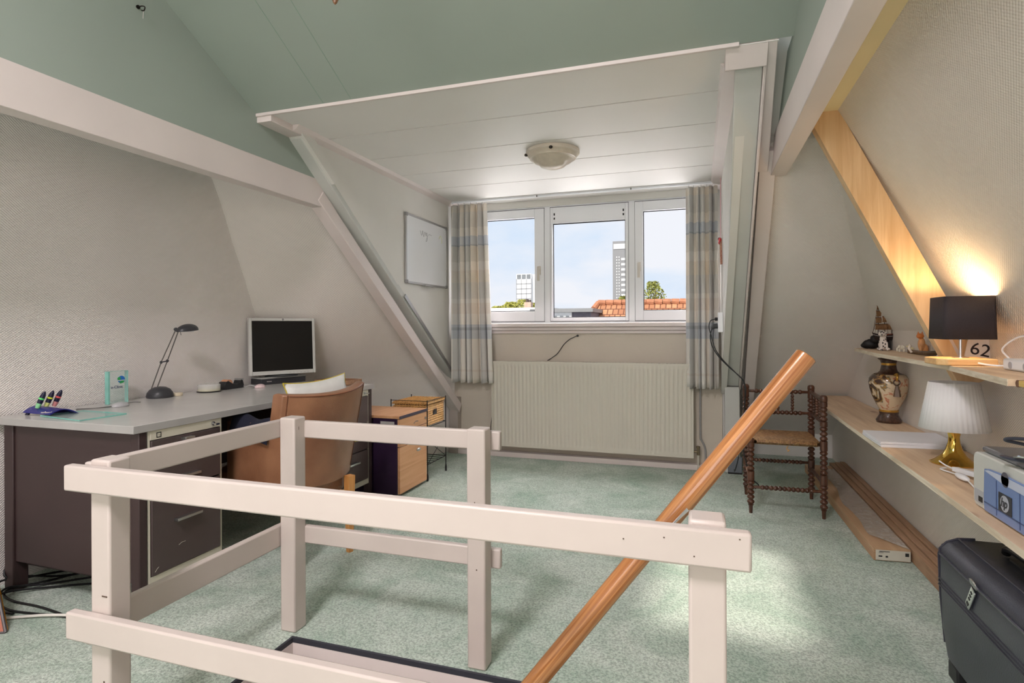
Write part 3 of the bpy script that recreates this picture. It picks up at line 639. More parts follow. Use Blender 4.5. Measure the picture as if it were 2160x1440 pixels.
# ================================================================== FILE CABINET AND BASKET
BEE = wood('beech veneer', (204, 150, 106), (222, 172, 130), 'Y', 14, .45)
PUR = mat('deep aubergine laminate', (48, 30, 56), .3)
t = thing('file_cabinet', 'aubergine drawer unit with beech top and beech drawer fronts', 'drawer unit', (-2.14, 3.56, 0))
MB().box(-2.38, -1.905, 3.358, 3.758, .018, .522).build('body', PUR, t, bevel=.002)
MB().box(-2.38, -1.888, 3.354, 3.762, .5225, .541).build('top', BEE, t, bevel=.002)
MB().box(-1.886, -1.8835, 3.355, 3.761, .520, .540).build('top_edge', mat('navy grey edge band', (64, 58, 74), .4), t)
for z0, z1, k in ((.435, .518, 'lock'), (.335, .430, None), (.022, .330, 'knob')):
    dr = MB().box(-1.9045, -1.887, 3.362, 3.754, z0, z1).build('drawer', BEE, t, bevel=.0015)
    if k == 'lock': MB().tube([(-1.887, 3.725, .475), (-1.880, 3.725, .475)], .010, 16).build('lock', CHROME, dr); MB().tube(bez([(-1.886, 3.555, .462), (-1.872, 3.56, .478), (-1.870, 3.59, .475), (-1.886, 3.597, .470)], 4), .003, 6).build('handle', CHROME, dr, smooth=True)
    if k == 'knob': MB().ell((-1.872, 3.60, .275), (.010, .028, .012), 16).tube([(-1.887, 3.60, .272), (-1.872, 3.60, .275)], .005, 8).build('knob', ALU, dr, smooth=True)
MB().box(-2.03, -1.925, 3.3565, 3.3575, .485, .503).build('label_holder', mat('pale label strip', (188, 184, 180), .4), t)
for x, y in ((-2.33, 3.40), (-1.95, 3.40), (-2.33, 3.71), (-1.95, 3.71)): MB().tube([(x, y, 0), (x, y, .0175)], .014, 12).build('foot', BLACKP, t)

IRON = mat('black wire', (28, 27, 27), .5, .3)
t = thing('wire_stand', 'black wire stand on thin legs holding the wicker basket', 'stand', (-2.06, 3.95, 0))
X0, X1, Y0, Y1 = -2.20, -1.90, 3.79, 4.11
for x, y in ((X0, Y0), (X1, Y0), (X0, Y1), (X1, Y1)):
    MB().tube([(x, y, 0), (x, y, .03), (x, y, .06), (x, y, .592)], [.008, .008, .004, .004], 8).build('leg', IRON, t, smooth=True)
f = MB()
for z in (.395, .12):
    f.tube([(X0, Y0, z), (X1, Y0, z)], .003, 6).tube([(X1, Y0, z), (X1, Y1, z)], .003, 6).tube([(X0, Y1, z), (X1, Y1, z)], .003, 6).tube([(X0, Y0, z), (X0, Y1, z)], .003, 6)
f.tube([(X1, Y0, .585), (X1, Y1, .585)], .0025, 6).tube([(X0, Y0, .585), (X1, Y0, .585)], .0025, 6)
f.tube([(X1, Y0, .30), (X1, Y1, .12)], .0025, 6).tube([(X1, Y1, .30), (X1, Y0, .12)], .0025, 6).tube([(X1, Y0, .255), (X1, Y1, .255)], .0025, 6)
for k in range(1, 5): f.tube([(X0, Y0 + .064 * k, .12), (X1, Y0 + .064 * k, .12)], .002, 6)
f.build('wire_frame', IRON, t, smooth=True)
def wicker(name, c1, c2, sc=1.0):
    M, nt, P = base_mat(name); t_ = nt.nodes.new('ShaderNodeTexCoord'); out = []
    sp = nt.nodes.new('ShaderNodeSeparateXYZ'); nt.links.new(t_.outputs['Object'], sp.inputs[0])
    br = N(nt, 'ShaderNodeTexBrick', Scale=1.0); br.inputs['Brick Width'].default_value = .034 * sc; br.inputs['Row Height'].default_value = .011 * sc; br.inputs['Mortar Size'].default_value = .0016 * sc
    br.inputs['Mortar Smooth'].default_value = 1.0
    br.inputs['Color1'].default_value = lin(c1); br.inputs['Color2'].default_value = lin(c2); br.inputs['Mortar'].default_value = lin((92, 62, 30))
    ad = N(nt, 'ShaderNodeMath'); ad.operation = 'ADD'; nt.links.new(sp.outputs['X'], ad.inputs[0]); nt.links.new(sp.outputs['Y'], ad.inputs[1])
    a2 = N(nt, 'ShaderNodeMath'); a2.operation = 'SUBTRACT'; nt.links.new(sp.outputs['Z'], a2.inputs[0]); nt.links.new(sp.outputs['X'], a2.inputs[1])
    a3 = N(nt, 'ShaderNodeMath'); a3.operation = 'MULTIPLY'; a3.inputs[1].default_value = 1.0; nt.links.new(a2.outputs[0], a3.inputs[0])
    cb = nt.nodes.new('ShaderNodeCombineXYZ'); nt.links.new(a3.outputs[0], cb.inputs[0]); nt.links.new(sp.outputs['Y'], cb.inputs[1])
    nt.links.new(cb.outputs[0], br.inputs['Vector']); nt.links.new(br.outputs['Color'], P.inputs['Base Color'])
    b = N(nt, 'ShaderNodeBump', Strength=1.0, Distance=.004); b.invert = True; nt.links.new(br.outputs['Fac'], b.inputs['Height']); nt.links.new(b.outputs[0], P.inputs['Normal'])
    P.inputs['Roughness'].default_value = .6; return M
WK = mat('woven water hyacinth', (206, 160, 98), .6, var=.22, vs=48)
t = thing('wicker_basket', 'honey-coloured woven basket with lid and hand hole in the wire stand', 'basket', (-2.05, 3.95, .40))
m = MB(); bx = (-2.19, -1.912, 3.80, 4.10)
nseg = 26
# braided walls: rows of small twisted strands
def braid(mb, a, b, r, n):
    a, b = Vector(a), Vector(b); r *= .98
    for k in range(n):
        p = a.lerp(b, (k + .5) / n); dd = (b - a) / n
        mb.tube([p - dd * .75 - Vector((0, 0, r * .8)), p, p + dd * .75 + Vector((0, 0, r * .8))], [r * .45, r * .95, r * .45], 5)
MB().box(-2.180, -1.923, 3.811, 4.089, .40, .555).build('gap_core', mat('dark gap shade', (70, 46, 26), .8), t)  # added dark core, puts shade into the gaps between the strands
for r_ in range(9):
    z = .408 + r_ * .0168
    if 4 <= r_ <= 5:
        braid(m, (-1.915, 3.805, z), (-1.915, 3.905, z), .0092, 4); braid(m, (-1.915, 3.975, z), (-1.915, 4.095, z), .0092, 5)
    else: braid(m, (-1.915, 3.805, z), (-1.915, 4.095, z), .0092, 12)
    braid(m, (-2.185, 3.804, z), (-1.918, 3.804, z), .0092, 11)
m.build('body', WK, t, smooth=True)
MB().box(-1.9165, -1.908, 3.912, 3.968, .470, .512).build('hand_hole', mat('dark hole', (18, 14, 14), .8), t)
MB().box(-2.190, -1.910, 3.80, 4.10, .5565, .569).build('lid_core', mat('dark gap shade', (70, 46, 26), .8), t); m = MB()
for k in range(16):
    y = 3.805 + k * .0195; braid(m, (-2.19, y, .571), (-1.908, y, .571), .0095, 11)
braid(m, (-1.907, 3.80, .566), (-1.907, 4.10, .566), .009, 16); braid(m, (-2.19, 3.797, .566), (-1.91, 3.797, .566), .009, 15)
m.build('lid', WK, t, smooth=True)

# ================================================================== WINDOW WALL THINGS
RAD = mat('cream radiator enamel', (216, 211, 198), .38, var=.02, vs=2)
t = thing('radiator', 'long cream panel radiator with vertical ribs under the window', 'radiator', (-.88, 4.70, .10))
rx0, rx1 = -1.72, -.045; npch = 50; pitch = (rx1 - rx0 - .02) / npch
prof = [(rx0, 4.668)]
def ribpt(x): 
    q = ((x - rx0 - .01) / pitch) % 1.0
    return 4.668 + (.008 * (.5 + .5 * math.cos(2 * PI * q)) ** 1.6)
M_ = MB(); xs = [rx0 + .01 + pitch * npch * k / (npch * 8) for k in range(npch * 8 + 1)]
levels = [(.104, 0), (.135, 0), (.150, 1), (.780, 1), (.795, 0), (.828, 0)]
vs = []; 
for z, w_ in levels: vs += [(x, 4.668 + (ribpt(x) - 4.668) * w_, z) for x in xs]
n_ = len(xs); fs = [[j * n_ + i, j * n_ + i + 1, (j + 1) * n_ + i + 1, (j + 1) * n_ + i] for j in range(len(levels) - 1) for i in range(n_ - 1)]
M_.add(vs, fs).box(rx0, rx0 + .012, 4.664, 4.755, .10, .83).box(rx1 - .012, rx1, 4.664, 4.755, .10, .83)
M_.box(rx0 + .012, rx1 - .012, 4.684, 4.70, .105, .825).box(rx0 + .012, rx1 - .012, 4.664, 4.680, .820, .833).box(rx0 + .012, rx1 - .012, 4.664, 4.680, .099, .108)
M_.build('panel', RAD, t, smooth=30)
g = MB()
for k in range(56): g.box(rx0 + .02 + k * .0295, rx0 + .035 + k * .0295, 4.684, 4.752, .826, .832)
g.box(rx0 + .013, rx1 - .013, 4.684, 4.688, .824, .832).box(rx0 + .013, rx1 - .013, 4.748, 4.754, .824, .832).build('grille', RAD, t)
MB().box(-1.60, -1.56, 4.755, 4.779, .3, .5).build('bracket', RAD, t); MB().box(-.22, -.18, 4.755, 4.779, .3, .5).build('bracket', RAD, t)
MB().tube([(-.044, 4.70, .145), (-.005, 4.70, .145)], .008, 10).tube([(-.012, 4.70, .12), (-.012, 4.70, .175)], .011, 12).tube([(-.012, 4.70, .175), (-.012, 4.70, .19)], .014, 12).build('valve', mat('dull brass valve', (150, 136, 112), .4, .8), t, smooth=True)
MB().tube([(-.012, 4.70, .12), (-.012, 4.70, .0)], .007, 10).build('supply_pipe', RAD, t, smooth=True)
o = MB().tube(bez([(.005, 4.765, 1.06), (.005, 4.765, .70), (.005, 4.765, .28), (.012, 4.765, .23), (.035, 4.765, .18), (.042, 4.765, .13), (.042, 4.765, .0)], 8), .0075, 10).build('heating_pipe', mat('grey painted pipe', (166, 166, 164), .4, .2), smooth=True)
tag(o, 'thin grey pipe running down the wall right of the radiator', 'pipe')

def plaid(name, shift):
    M, nt, P = base_mat(name); t_ = nt.nodes.new('ShaderNodeTexCoord'); sp = nt.nodes.new('ShaderNodeSeparateXYZ'); nt.links.new(t_.outputs['Object'], sp.inputs[0])
    mr = nt.nodes.new('ShaderNodeMapRange'); mr.inputs['From Min'].default_value = .0; mr.inputs['From Max'].default_value = 1.6; nt.links.new(sp.outputs['Z'], mr.inputs[0])
    r = nt.nodes.new('ShaderNodeValToRGB'); r.color_ramp.interpolation = 'CONSTANT'; el = r.color_ramp.elements
    cream, beige, grey, dk, blue = (242, 238, 231), (236, 229, 220), (229, 226, 220), (192, 195, 198), (214, 217, 220)
    bands = [(0, cream), (.055, beige), (.07, cream), (.215, cream), (.235, blue), (.285, dk), (.297, blue), (.315, cream), (.375, beige), (.43, cream), (.455, grey), (.545, (236, 230, 220)), (.60, beige), (.613, cream), (.66, (228, 224, 216)), (.745, dk), (.752, blue), (.80, cream), (.845, grey), (.90, grey), (.93, (236, 229, 218))]
    for i, (p, c) in enumerate(bands):
        e = el[i] if i < 2 else el.new(p); e.position = p; e.color = lin(c)
    nt.links.new(mr.outputs[0], r.inputs[0])
    # vertical stripes follow the cloth width stored in UV
    uv = nt.nodes.new('ShaderNodeUVMap'); s2 = nt.nodes.new('ShaderNodeSeparateXYZ'); nt.links.new(uv.outputs[0], s2.inputs[0])
    r2 = nt.nodes.new('ShaderNodeValToRGB'); r2.color_ramp.interpolation = 'CONSTANT'; e2 = r2.color_ramp.elements
    for i, (p, c) in enumerate([(0, (1, 1, 1)), (.12, (.76, .78, .80)), (.26, (1, .98, .95)), (.38, (.70, .72, .75)), (.46, (.92, .93, .94)), (.60, (1, .96, .91)), (.74, (.80, .80, .82)), (.88, (1, 1, 1))]):
        e = e2[i] if i < 2 else e2.new(p); e.position = p; e.color = c + (1,)
    nt.links.new(s2.outputs['X'], r2.inputs[0])
    mx = nt.nodes.new('ShaderNodeMix'); mx.data_type = 'RGBA'; mx.blend_type = 'MULTIPLY'; mx.inputs['Factor'].default_value = 1
    nt.links.new(r.outputs[0], mx.inputs['A']); nt.links.new(r2.outputs[0], mx.inputs['B']); nt.links.new(mx.outputs['Result'], P.inputs['Base Color'])
    n = N(nt, 'ShaderNodeTexNoise', Scale=400.0); nt.links.new(t_.outputs['Object'], n.inputs[0]); b = N(nt, 'ShaderNodeBump', Strength=.3, Distance=.0008); nt.links.new(n.outputs[0], b.inputs['Height']); nt.links.new(b.outputs[0], P.inputs['Normal'])
    P.inputs['Roughness'].default_value = .9
    tl_ = nt.nodes.new('ShaderNodeBsdfTranslucent'); nt.links.new(mx.outputs['Result'], tl_.inputs['Color'])
    ms = nt.nodes.new('ShaderNodeMixShader'); ms.inputs[0].default_value = .22; out = nt.nodes['Material Output']
    nt.links.new(P.outputs[0], ms.inputs[1]); nt.links.new(tl_.outputs[0], ms.inputs[2]); nt.links.new(ms.outputs[0], out.inputs[0])
    return M
PLAID = plaid('plaid curtain cloth', 0)
def curtain(label, x0t, x1t, x0b, x1b, zt, zb, folds, seed):
    rnd = random.Random(seed); ph = [rnd.uniform(0, 2) for _ in range(4)]
    e = thing('curtain', label, 'curtain', ((x0t + x1t) / 2, 4.66, zb), None, 'plaid curtains')
    nu, nv = folds * 18, 30
    def f(u, v):
        x = (x0t + (x1t - x0t) * u) * v + (x0b + (x1b - x0b) * u) * (1 - v)
        a = 2 * PI * folds * u + .7 * math.sin(2 * PI * u * 2 + ph[0])
        pin = max(0, (v - .90) / .10); amp = .040 * (1 - .5 * pin) * (.75 + .25 * math.sin(3 * u * PI + ph[1]))
        y = 4.645 + amp * math.sin(a) + .007 * math.sin(2.3 * a + ph[2]) * (1 - v)
        x += .010 * math.sin(2 * a + ph[3]) * (.6 + .4 * (1 - v))
        return Vector((x, y, zb + (zt - zb) * v + .006 * math.sin(a) * (1 - v) ** 4))
    o = MB().grid(f, nu, nv).build('cloth', PLAID, e, smooth=80)
    uv = o.data.uv_layers.new(name='UVMap')
    for lp in o.data.loops:
        vi = lp.vertex_index; uv.data[lp.index].uv = ((vi // (nv + 1)) / nu, (vi % (nv + 1)) / nv)
    sd = o.modifiers.new('solid', 'SOLIDIFY'); sd.thickness = .0015
    h = MB()
    for k in range(folds): h.tube([f((k + .35) / folds, .985) + Vector((0, .004, 0)), f((k + .35) / folds, 1) + Vector((0, 0, .018))], .0022, 6)
    h.build('hook', CHROME, e)
    return e
curtain('plaid beige and grey curtain drawn to the left of the window', -2.095, -1.755, -2.105, -1.705, 2.205, .645, 6, 3)
curtain('plaid beige and grey curtain drawn to the right by the power socket', -.095, .135, -.095, .137, 2.205, .65, 5, 9)
t = thing('curtain_rail', 'slim white curtain rail fixed under the dormer ceiling above the window', 'curtain rail', (-.98, 4.64, 2.22))
MB().box(-2.10, .145, 4.636, 4.662, 2.224, 2.2395).build('track', PVC, t, bevel=.002)
MB().box(-1.30, -1.29, 4.632, 4.640, 2.222, 2.236).build('clip', mat('dull grey clip', (120, 118, 112), .5), t); MB().box(-.52, -.51, 4.632, 4.640, 2.222, 2.236).build('clip', mat('dull grey clip', (120, 118, 112), .5), t)

FR = mat('frosted lamp glass', (226, 214, 196), .3, var=.08, vs=22, trans=.15)
t = thing('ceiling_lamp', 'round stepped glass lamp mounted on the dormer ceiling boards', 'ceiling lamp', (-.875, 3.51, 2.15))
MB().lathe([(0, -.001), (.168, -.001), (.170, -.020), (.160, -.028), (0, -.028)], (-.875, 3.51, 2.2395), 48).build('mount', mat('cream lamp mount', (220, 210, 196), .4), t, smooth=True)
MB().lathe([(.162, -.0285), (.150, -.040), (.146, -.052), (.124, -.058), (.116, -.072), (.092, -.080), (.078, -.098), (.040, -.112), (0, -.115)], (-.875, 3.51, 2.2395), 48).build('glass_shade', FR, t, smooth=50)
for a in (math.radians(-80), math.radians(200)):
    MB().ell((-.875 + .168 * math.cos(a), 3.51 + .168 * math.sin(a), 2.212), (.012, .010, .010), 10).build('clamp', mat('dark metal clamp', (60, 56, 52), .4, .7), t)

t = thing('whiteboard', 'small whiteboard with aluminium frame hanging on the left dormer wall', 'whiteboard', (-2.11, 4.225, 1.47))
MB().box(-2.118, -2.110, 3.866, 4.586, 1.478, 1.995).build('panel', mat('glossy white panel', (236, 238, 240), .10, var=.0), t)
f = MB().box(-2.118, -2.102, 3.857, 3.872, 1.468, 2.003).box(-2.118, -2.102, 4.580, 4.595, 1.468, 2.003).box(-2.118, -2.102, 3.872, 4.580, 1.468, 1.483).box(-2.118, -2.102, 3.872, 4.580, 1.988, 2.003)
f.build('board_frame', ALU, t, bevel=.001)
k = MB()
for y in (3.856, 4.570):
    for z in (1.467, 1.978): k.box(-2.118, -2.099, y, y + .026, z, z + .026)
k.build('corner_cap', mat('grey plastic cap', (150, 150, 150), .5), t, bevel=.002)
MB().box(-2.112, -2.085, 4.14, 4.30, 1.462, 1.470).build('pen_tray', ALU, t)
MB().tube(bez([(-2.1092, 4.10, 1.90), (-2.1092, 4.125, 1.865), (-2.1092, 4.14, 1.905), (-2.1092, 4.16, 1.86), (-2.1092, 4.18, 1.90), (-2.1092, 4.20, 1.87), (-2.1092, 4.215, 1.90), (-2.1092, 4.22, 1.84), (-2.1092, 4.20, 1.83), (-2.1092, 4.24, 1.885), (-2.1092, 4.30, 1.89)]), .0014, 4).build('pen_scribble', mat('faint grey marker', (150, 152, 160), .5), t)
MB().tube(bez([(-2.1092, 4.44, 1.88), (-2.1092, 4.47, 1.91), (-2.1092, 4.50, 1.87), (-2.1092, 4.49, 1.85)]), .002, 4).build('pen_scribble', mat('faint yellow marker', (222, 226, 160), .5), t)

t = thing('wall_socket', 'white double socket box on the right dormer wall beside the curtain', 'socket', (.15, 4.30, 1.085))
MB().box(.125, .1595, 4.265, 4.335, 1.085, 1.225).build('box', PVC, t, bevel=.004)
t = thing('power_plug', 'pair of black plugs and cables hanging from the white socket down to the turned chair', 'cable', (.10, 4.28, 1.12))
MB().tube([(.1245, 4.29, 1.130), (.098, 4.29, 1.127), (.085, 4.285, 1.110)], [.019, .018, .008], 14).build('plug', mat('dark grey plug', (62, 64, 66), .5), t, smooth=True)
MB().tube([(.1245, 4.30, 1.178), (.105, 4.30, 1.178)], .012, 12).build('plug', BLACKP, t, smooth=True)
MB().tube(bez([(.105, 4.30, 1.178), (.075, 4.29, 1.165), (.066, 4.28, 1.12), (.080, 4.27, 1.06), (.105, 4.24, .97), (.150, 4.20, .90), (.215, 4.16, .83), (.268, 4.12, .775), (.288, 4.09, .735), (.290, 4.08, .68), (.276, 4.085, .50), (.255, 4.20, .25), (.24, 4.40, .09), (.245, 4.60, .05)]), .0035, 8).tube(bez([(.085, 4.285, 1.110), (.074, 4.275, 1.06), (.085, 4.26, .99), (.125, 4.21, .92), (.190, 4.16, .85), (.262, 4.115, .785), (.284, 4.085, .74), (.283, 4.07, .60), (.270, 4.10, .35), (.31, 4.02, .16), (.36, 4.00, .10), (.345, 4.06, .06)]), .0035, 8).build('cord', mat('black cord', (34, 38, 40), .5), t, smooth=True)
o = MB().box(.205, .305, 4.665, 4.70, .0, .13).build('adapter_box', mat('slate grey box', (112, 118, 126), .5), bevel=.004)
o2 = MB().box(.2049, .3051, 4.6645, 4.7005, .0, .012).build('base_rim', BLACKP, o)
tag(o, 'slate grey box on the carpet beside the right dormer post', 'box')
t = thing('window_cable', 'short black cable end curling out of the wall above the radiator', 'cable', (-1.1, 4.77, .84))
MB().tube(bez([(-.985, 4.772, 1.051), (-1.02, 4.768, 1.035), (-1.05, 4.768, 1.02), (-1.10, 4.768, .975), (-1.15, 4.768, .905), (-1.20, 4.768, .865), (-1.243, 4.766, .838)]), .003, 7).build('cord', BLACK, t, smooth=True)
MB().tube([(-.980, 4.779, 1.052), (-.980, 4.765, 1.052)], .009, 14).build('grommet', BLACK, t, smooth=True)
o = MB().tube(bez([(-1.725, 4.772, .56), (-1.735, 4.77, .46), (-1.75, 4.77, .38), (-1.765, 4.77, .25), (-1.775, 4.77, .05)]), .0028, 6).build('loose_cable', BLACK, smooth=True)
tag(o, 'thin black cable hanging down the wall at the left end of the radiator', 'cable')
t = thing('hanging_ornament', 'small red and brown wooden ornament on a pink ribbon beside the right curtain', 'ornament', (.145, 4.2, 1.56))
MB().beam((.146, 4.29, 1.745), (.150, 4.30, 1.566), (.014, 0, 0), (0, .034, 0)).build('plaque', wood('red brown stripes', (140, 66, 54), (206, 160, 130), 'Y', 60, .6, stretch=.3), t)
MB().ell((.140, 4.275, 1.735), (.010, .028, .016), 10).ell((.140, 4.31, 1.720), (.010, .02, .014), 10).build('bow', mat('red ribbon', (196, 50, 58), .5), t, smooth=True)
MB().ell((.136, 4.32, 1.748), (.009, .013, .010), 10).build('bead', mat('black bead', (30, 34, 44), .3), t, smooth=True)
MB().tube([(.146, 4.29, 1.745), (.148, 4.33, 2.0), (.150, 4.36, 2.19)], .0016, 5).build('ribbon', mat('pink ribbon', (224, 130, 150), .6), t)

# ceiling odds
t = thing('wall_hook', 'small dark screw hook in the green boarding at the upper left', 'hook', (-2.195, 1.763, 2.455))
MB().tube(bez([(-2.199, 1.763, 2.457), (-2.175, 1.763, 2.457), (-2.160, 1.763, 2.450), (-2.165, 1.763, 2.437), (-2.178, 1.763, 2.440)]), .0025, 7).tube([(-2.199, 1.763, 2.457), (-2.194, 1.763, 2.457)], .008, 10).build('hook', mat('blackened steel', (40, 34, 30), .5, .6), t, smooth=True)
MB().tube([(-2.168, 1.763, 2.437), (-2.170, 1.763, 2.405)], .0008, 5).build('thread', WHITE, t)
t = thing('pendant_lamp', 'tip of a glass pendant lamp hanging from the green slope at the top edge', 'pendant lamp', (-1.13, 1.6, 2.187))
MB().lathe([(0, 0), (.006, .006), (.016, .030), (.024, .055), (.018, .075), (.010, .085), (0, .088)], (-1.13, 1.6, 2.187), 8).build('glass_drop', mat('amber cut glass', (196, 150, 110), .05, trans=.7, ior=1.5, var=.4, vs=80), t)
MB().lathe([(0, .09), (.055, .095), (.060, .13), (.03, .19), (.012, .21), (0, .212)], (-1.13, 1.6, 2.187), 24).build('lamp_cup', mat('aged brass', (140, 112, 70), .35, .9), t, smooth=True)
MB().tube([(-1.13, 1.6, 2.395), (-1.13, 1.6, 2.72)], .004, 8).build('lamp_cord', BLACK, t)

# ================================================================== TURNED CORNER CHAIR
TW = wood('dark turned oak', (58, 34, 24), (104, 64, 44), 'Z', 26, .35, coat=.2)
def beads(mb, a, b, r=.016, pitch=.030, ends=.035, plain=()):
    a, b = Vector(a), Vector(b); L = (b - a).length; prof = [(0, 0), (r * .62, 0), (r * .72, ends)]
    z = ends; n = max(1, int(round((L - 2 * ends) / pitch))); p = (L - 2 * ends) / n
    for k in range(n):
        zc = z + (k + .5) * p
        if any(q0 <= zc <= q1 for q0, q1 in plain): prof += [(r * 1.08, zc - p * .49), (r * 1.1, zc), (r * 1.08, zc + p * .49)]; continue
        prof += [(r * .60, zc - p * .48), (r * .88, zc - p * .32), (r * 1.1, zc - p * .06), (r * 1.08, zc + p * .10), (r * .86, zc + p * .34)]
    prof += [(r * .72, L - ends), (r * .62, L), (0, L)]
    s0 = len(mb.v); mb.lathe(prof, (0, 0, 0), 14); q = (b - a).to_track_quat('Z', 'Y').to_matrix().to_4x4(); q.translation = a; mb.xf(q, s0); return mb
t = thing('corner_chair', 'dark turned-wood corner chair with woven rush seat beside the right slope', 'chair', (.49, 3.94, 0))
A, B, C_, D_ = (.292, 3.731), (.688, 3.738), (.690, 4.143), (.295, 4.131)
def leg(x, y, top, low, cap=True):
    m = MB(); r = .0205
    prof = [(0, 0), (.010, 0), (.0125, .045), (.017, .052)]
    z = .055; plain = [(.195, .245), (.395, .465)] + ([(.545, .575), (.665, .70)] if top > .6 else [])
    while z < top - .045:
        if any(z + .014 > a and z + .014 < b for a, b in plain): prof += [(r, z), (r * 1.03, z + .014), (r, z + .028)]
        else: prof += [(r * .52, z), (r * .90, z + .006), (r * 1.08, z + .014), (r * .90, z + .022), (r * .53, z + .028)]
        z += .0285
    prof += [(r * .9, z), (r * 1.05, z + .004), (r * 1.05, top - .012), (r * .85, top - .004), (r * .5, top), (0, top)]
    return m.lathe(prof, (x, y, 0), 16).build('leg', TW, t, smooth=50)
leg(*A, .455, 0); leg(*B, .722, 0); leg(*C_, .742, 0); leg(*D_, .74, 0)
def P3(p, z): return Vector((p[0], p[1], z))
def inset(a, b, k=.017): d_ = (b - a).normalized(); return a + d_ * k, b - d_ * k
for z in (.695, .557): beads(MB(), *inset(P3(D_, z), P3(C_, z)), .0135, .026).build('back_rail', TW, t, smooth=50)
for z, r in ((.695, .012), (.557, .010)): MB().tube(list(inset(P3(C_, z), P3(B, z))), r, 12).build('arm_rail', TW, t, smooth=True)
for k in (.28, .5, .72): q = P3(D_, 0).lerp(P3(C_, 0), k); beads(MB(), q + Vector((0, 0, .570)), q + Vector((0, 0, .683)), .010, .018, .008).build('spindle', TW, t, smooth=50)
for k in (.25, .5, .75): q = P3(C_, 0).lerp(P3(B, 0), k); beads(MB(), q + Vector((0, 0, .568)), q + Vector((0, 0, .683)), .010, .018, .008).build('spindle', TW, t, smooth=50)
beads(MB(), *inset(P3(A, .158), P3(B, .158)), .0135, .024).build('stretcher', TW, t, smooth=50)
beads(MB(), *inset(P3(D_, .235), P3(C_, .235)), .0125, .022).build('stretcher', TW, t, smooth=50)
for a, b, z in ((A, D_, .20), (B, C_, .20)): MB().tube(list(inset(P3(a, z), P3(b, z))), .010, 10).build('stretcher', TW, t, smooth=True)
RM, nt_, P_ = base_mat('woven rush'); co_ = nt_.nodes.new('ShaderNodeTexCoord'); sp_ = nt_.nodes.new('ShaderNodeSeparateXYZ'); nt_.links.new(co_.outputs['Object'], sp_.inputs[0])
ax = N(nt_, 'ShaderNodeMath'); ax.operation = 'ABSOLUTE'; ay = N(nt_, 'ShaderNodeMath'); ay.operation = 'ABSOLUTE'; nt_.links.new(sp_.outputs['X'], ax.inputs[0]); nt_.links.new(sp_.outputs['Y'], ay.inputs[0])
mxx = N(nt_, 'ShaderNodeMath'); mxx.operation = 'MAXIMUM'; nt_.links.new(ax.outputs[0], mxx.inputs[0]); nt_.links.new(ay.outputs[0], mxx.inputs[1])
mnn = N(nt_, 'ShaderNodeMath'); mnn.operation = 'MINIMUM'; nt_.links.new(ax.outputs[0], mnn.inputs[0]); nt_.links.new(ay.outputs[0], mnn.inputs[1])
ml = N(nt_, 'ShaderNodeMath'); ml.operation = 'MULTIPLY'; ml.inputs[1].default_value = 2 * PI / .0065; nt_.links.new(mnn.outputs[0], ml.inputs[0]); sn = N(nt_, 'ShaderNodeMath'); sn.operation = 'SINE'; nt_.links.new(ml.outputs[0], sn.inputs[0])
bb = N(nt_, 'ShaderNodeBump', Strength=1.0, Distance=.003); nt_.links.new(sn.outputs[0], bb.inputs['Height']); nt_.links.new(bb.outputs[0], P_.inputs['Normal'])
nn = N(nt_, 'ShaderNodeTexNoise', Scale=60.0, Detail=5.0); nt_.links.new(co_.outputs['Object'], nn.inputs[0]); rr = nt_.nodes.new('ShaderNodeValToRGB'); rr.color_ramp.elements[0].position = .35; rr.color_ramp.elements[1].position = .62
rr.color_ramp.elements[0].color = lin((160, 112, 66)); rr.color_ramp.elements[1].color = lin((208, 160, 104)); nt_.links.new(nn.outputs[0], rr.inputs[0]); nt_.links.new(rr.outputs[0], P_.inputs['Base Color']); P_.inputs['Roughness'].default_value = .6
cx_, cy_ = .491, 3.936
def seatf(s_):
    def f(u, v):
        a, b = u * 2 - 1, v * 2 - 1
        if abs(a) > .86 and abs(b) > .86: a *= .93; b *= .93
        return Vector((cx_ + a * .195, cy_ + b * .200, .428 + s_ * (.022 * (1 - max(abs(a), abs(b)) ** 8)) - .006 * max(0, 1 - max(abs(a), abs(b)) * 1.2)))
    return f
e_ = MB().grid(seatf(1), 24, 24).grid(seatf(-1), 24, 24).build('seat', RM, t, smooth=80)
MB().tube(bez([(.50, 3.75, .412), (.492, 3.745, .395), (.505, 3.742, .388), (.495, 3.742, .380)]), .003, 5).build('rush_tuft', mat('frayed straw', (190, 150, 96), .8), t)

# ================================================================== RIGHT-HAND SHELVES
t = thing('lower_shelf', 'long pine board shelf running along the knee wall on the right', 'shelf', (.93, 3.0, .58))
MB().prism([(.712, 1.2, .580), (1.062, 1.2, .580), (1.062, 4.868, .580), (.803, 4.868, .580), (.768, 4.014, .580), (.733, 2.1, .580)], (0, 0, .019)).build('board', PINE, t)
pr = [(.712, 1.2), (.733, 2.1), (.768, 4.014), (.803, 4.868)]
e = MB()
for a, b in zip(pr, pr[1:]): e.beam((a[0] - .0008, a[1], .5895), (b[0] - .0008, b[1], .5895), (.0015, 0, 0), (0, 0, .0192))
e.build('sawn_edge', CUTW, t)
t = thing('upper_shelf', 'short pine board shelf above, carrying the lit lamp and the figurines', 'shelf', (.93, 3.0, .967))
up_ = [(.778, 1.852), (.850, 2.441), (.869, 3.381), (.935, 4.12), (1.055, 4.20), (1.055, 1.852)]
MB().prism([(x, y, .967) for x, y in up_], (0, 0, .0185)).build('board', PINE, t)
e = MB()
for a, b in zip(up_[:4], up_[1:4]): e.beam((a[0] - .0008, a[1], .976), (b[0] - .0008, b[1], .976), (.0015, 0, 0), (0, 0, .0182))
e.build('sawn_edge', CUTW, t)
t = thing('wood_batten', 'short bark-edged batten continuing the upper shelf at the right edge', 'batten', (.93, 1.6, .967))
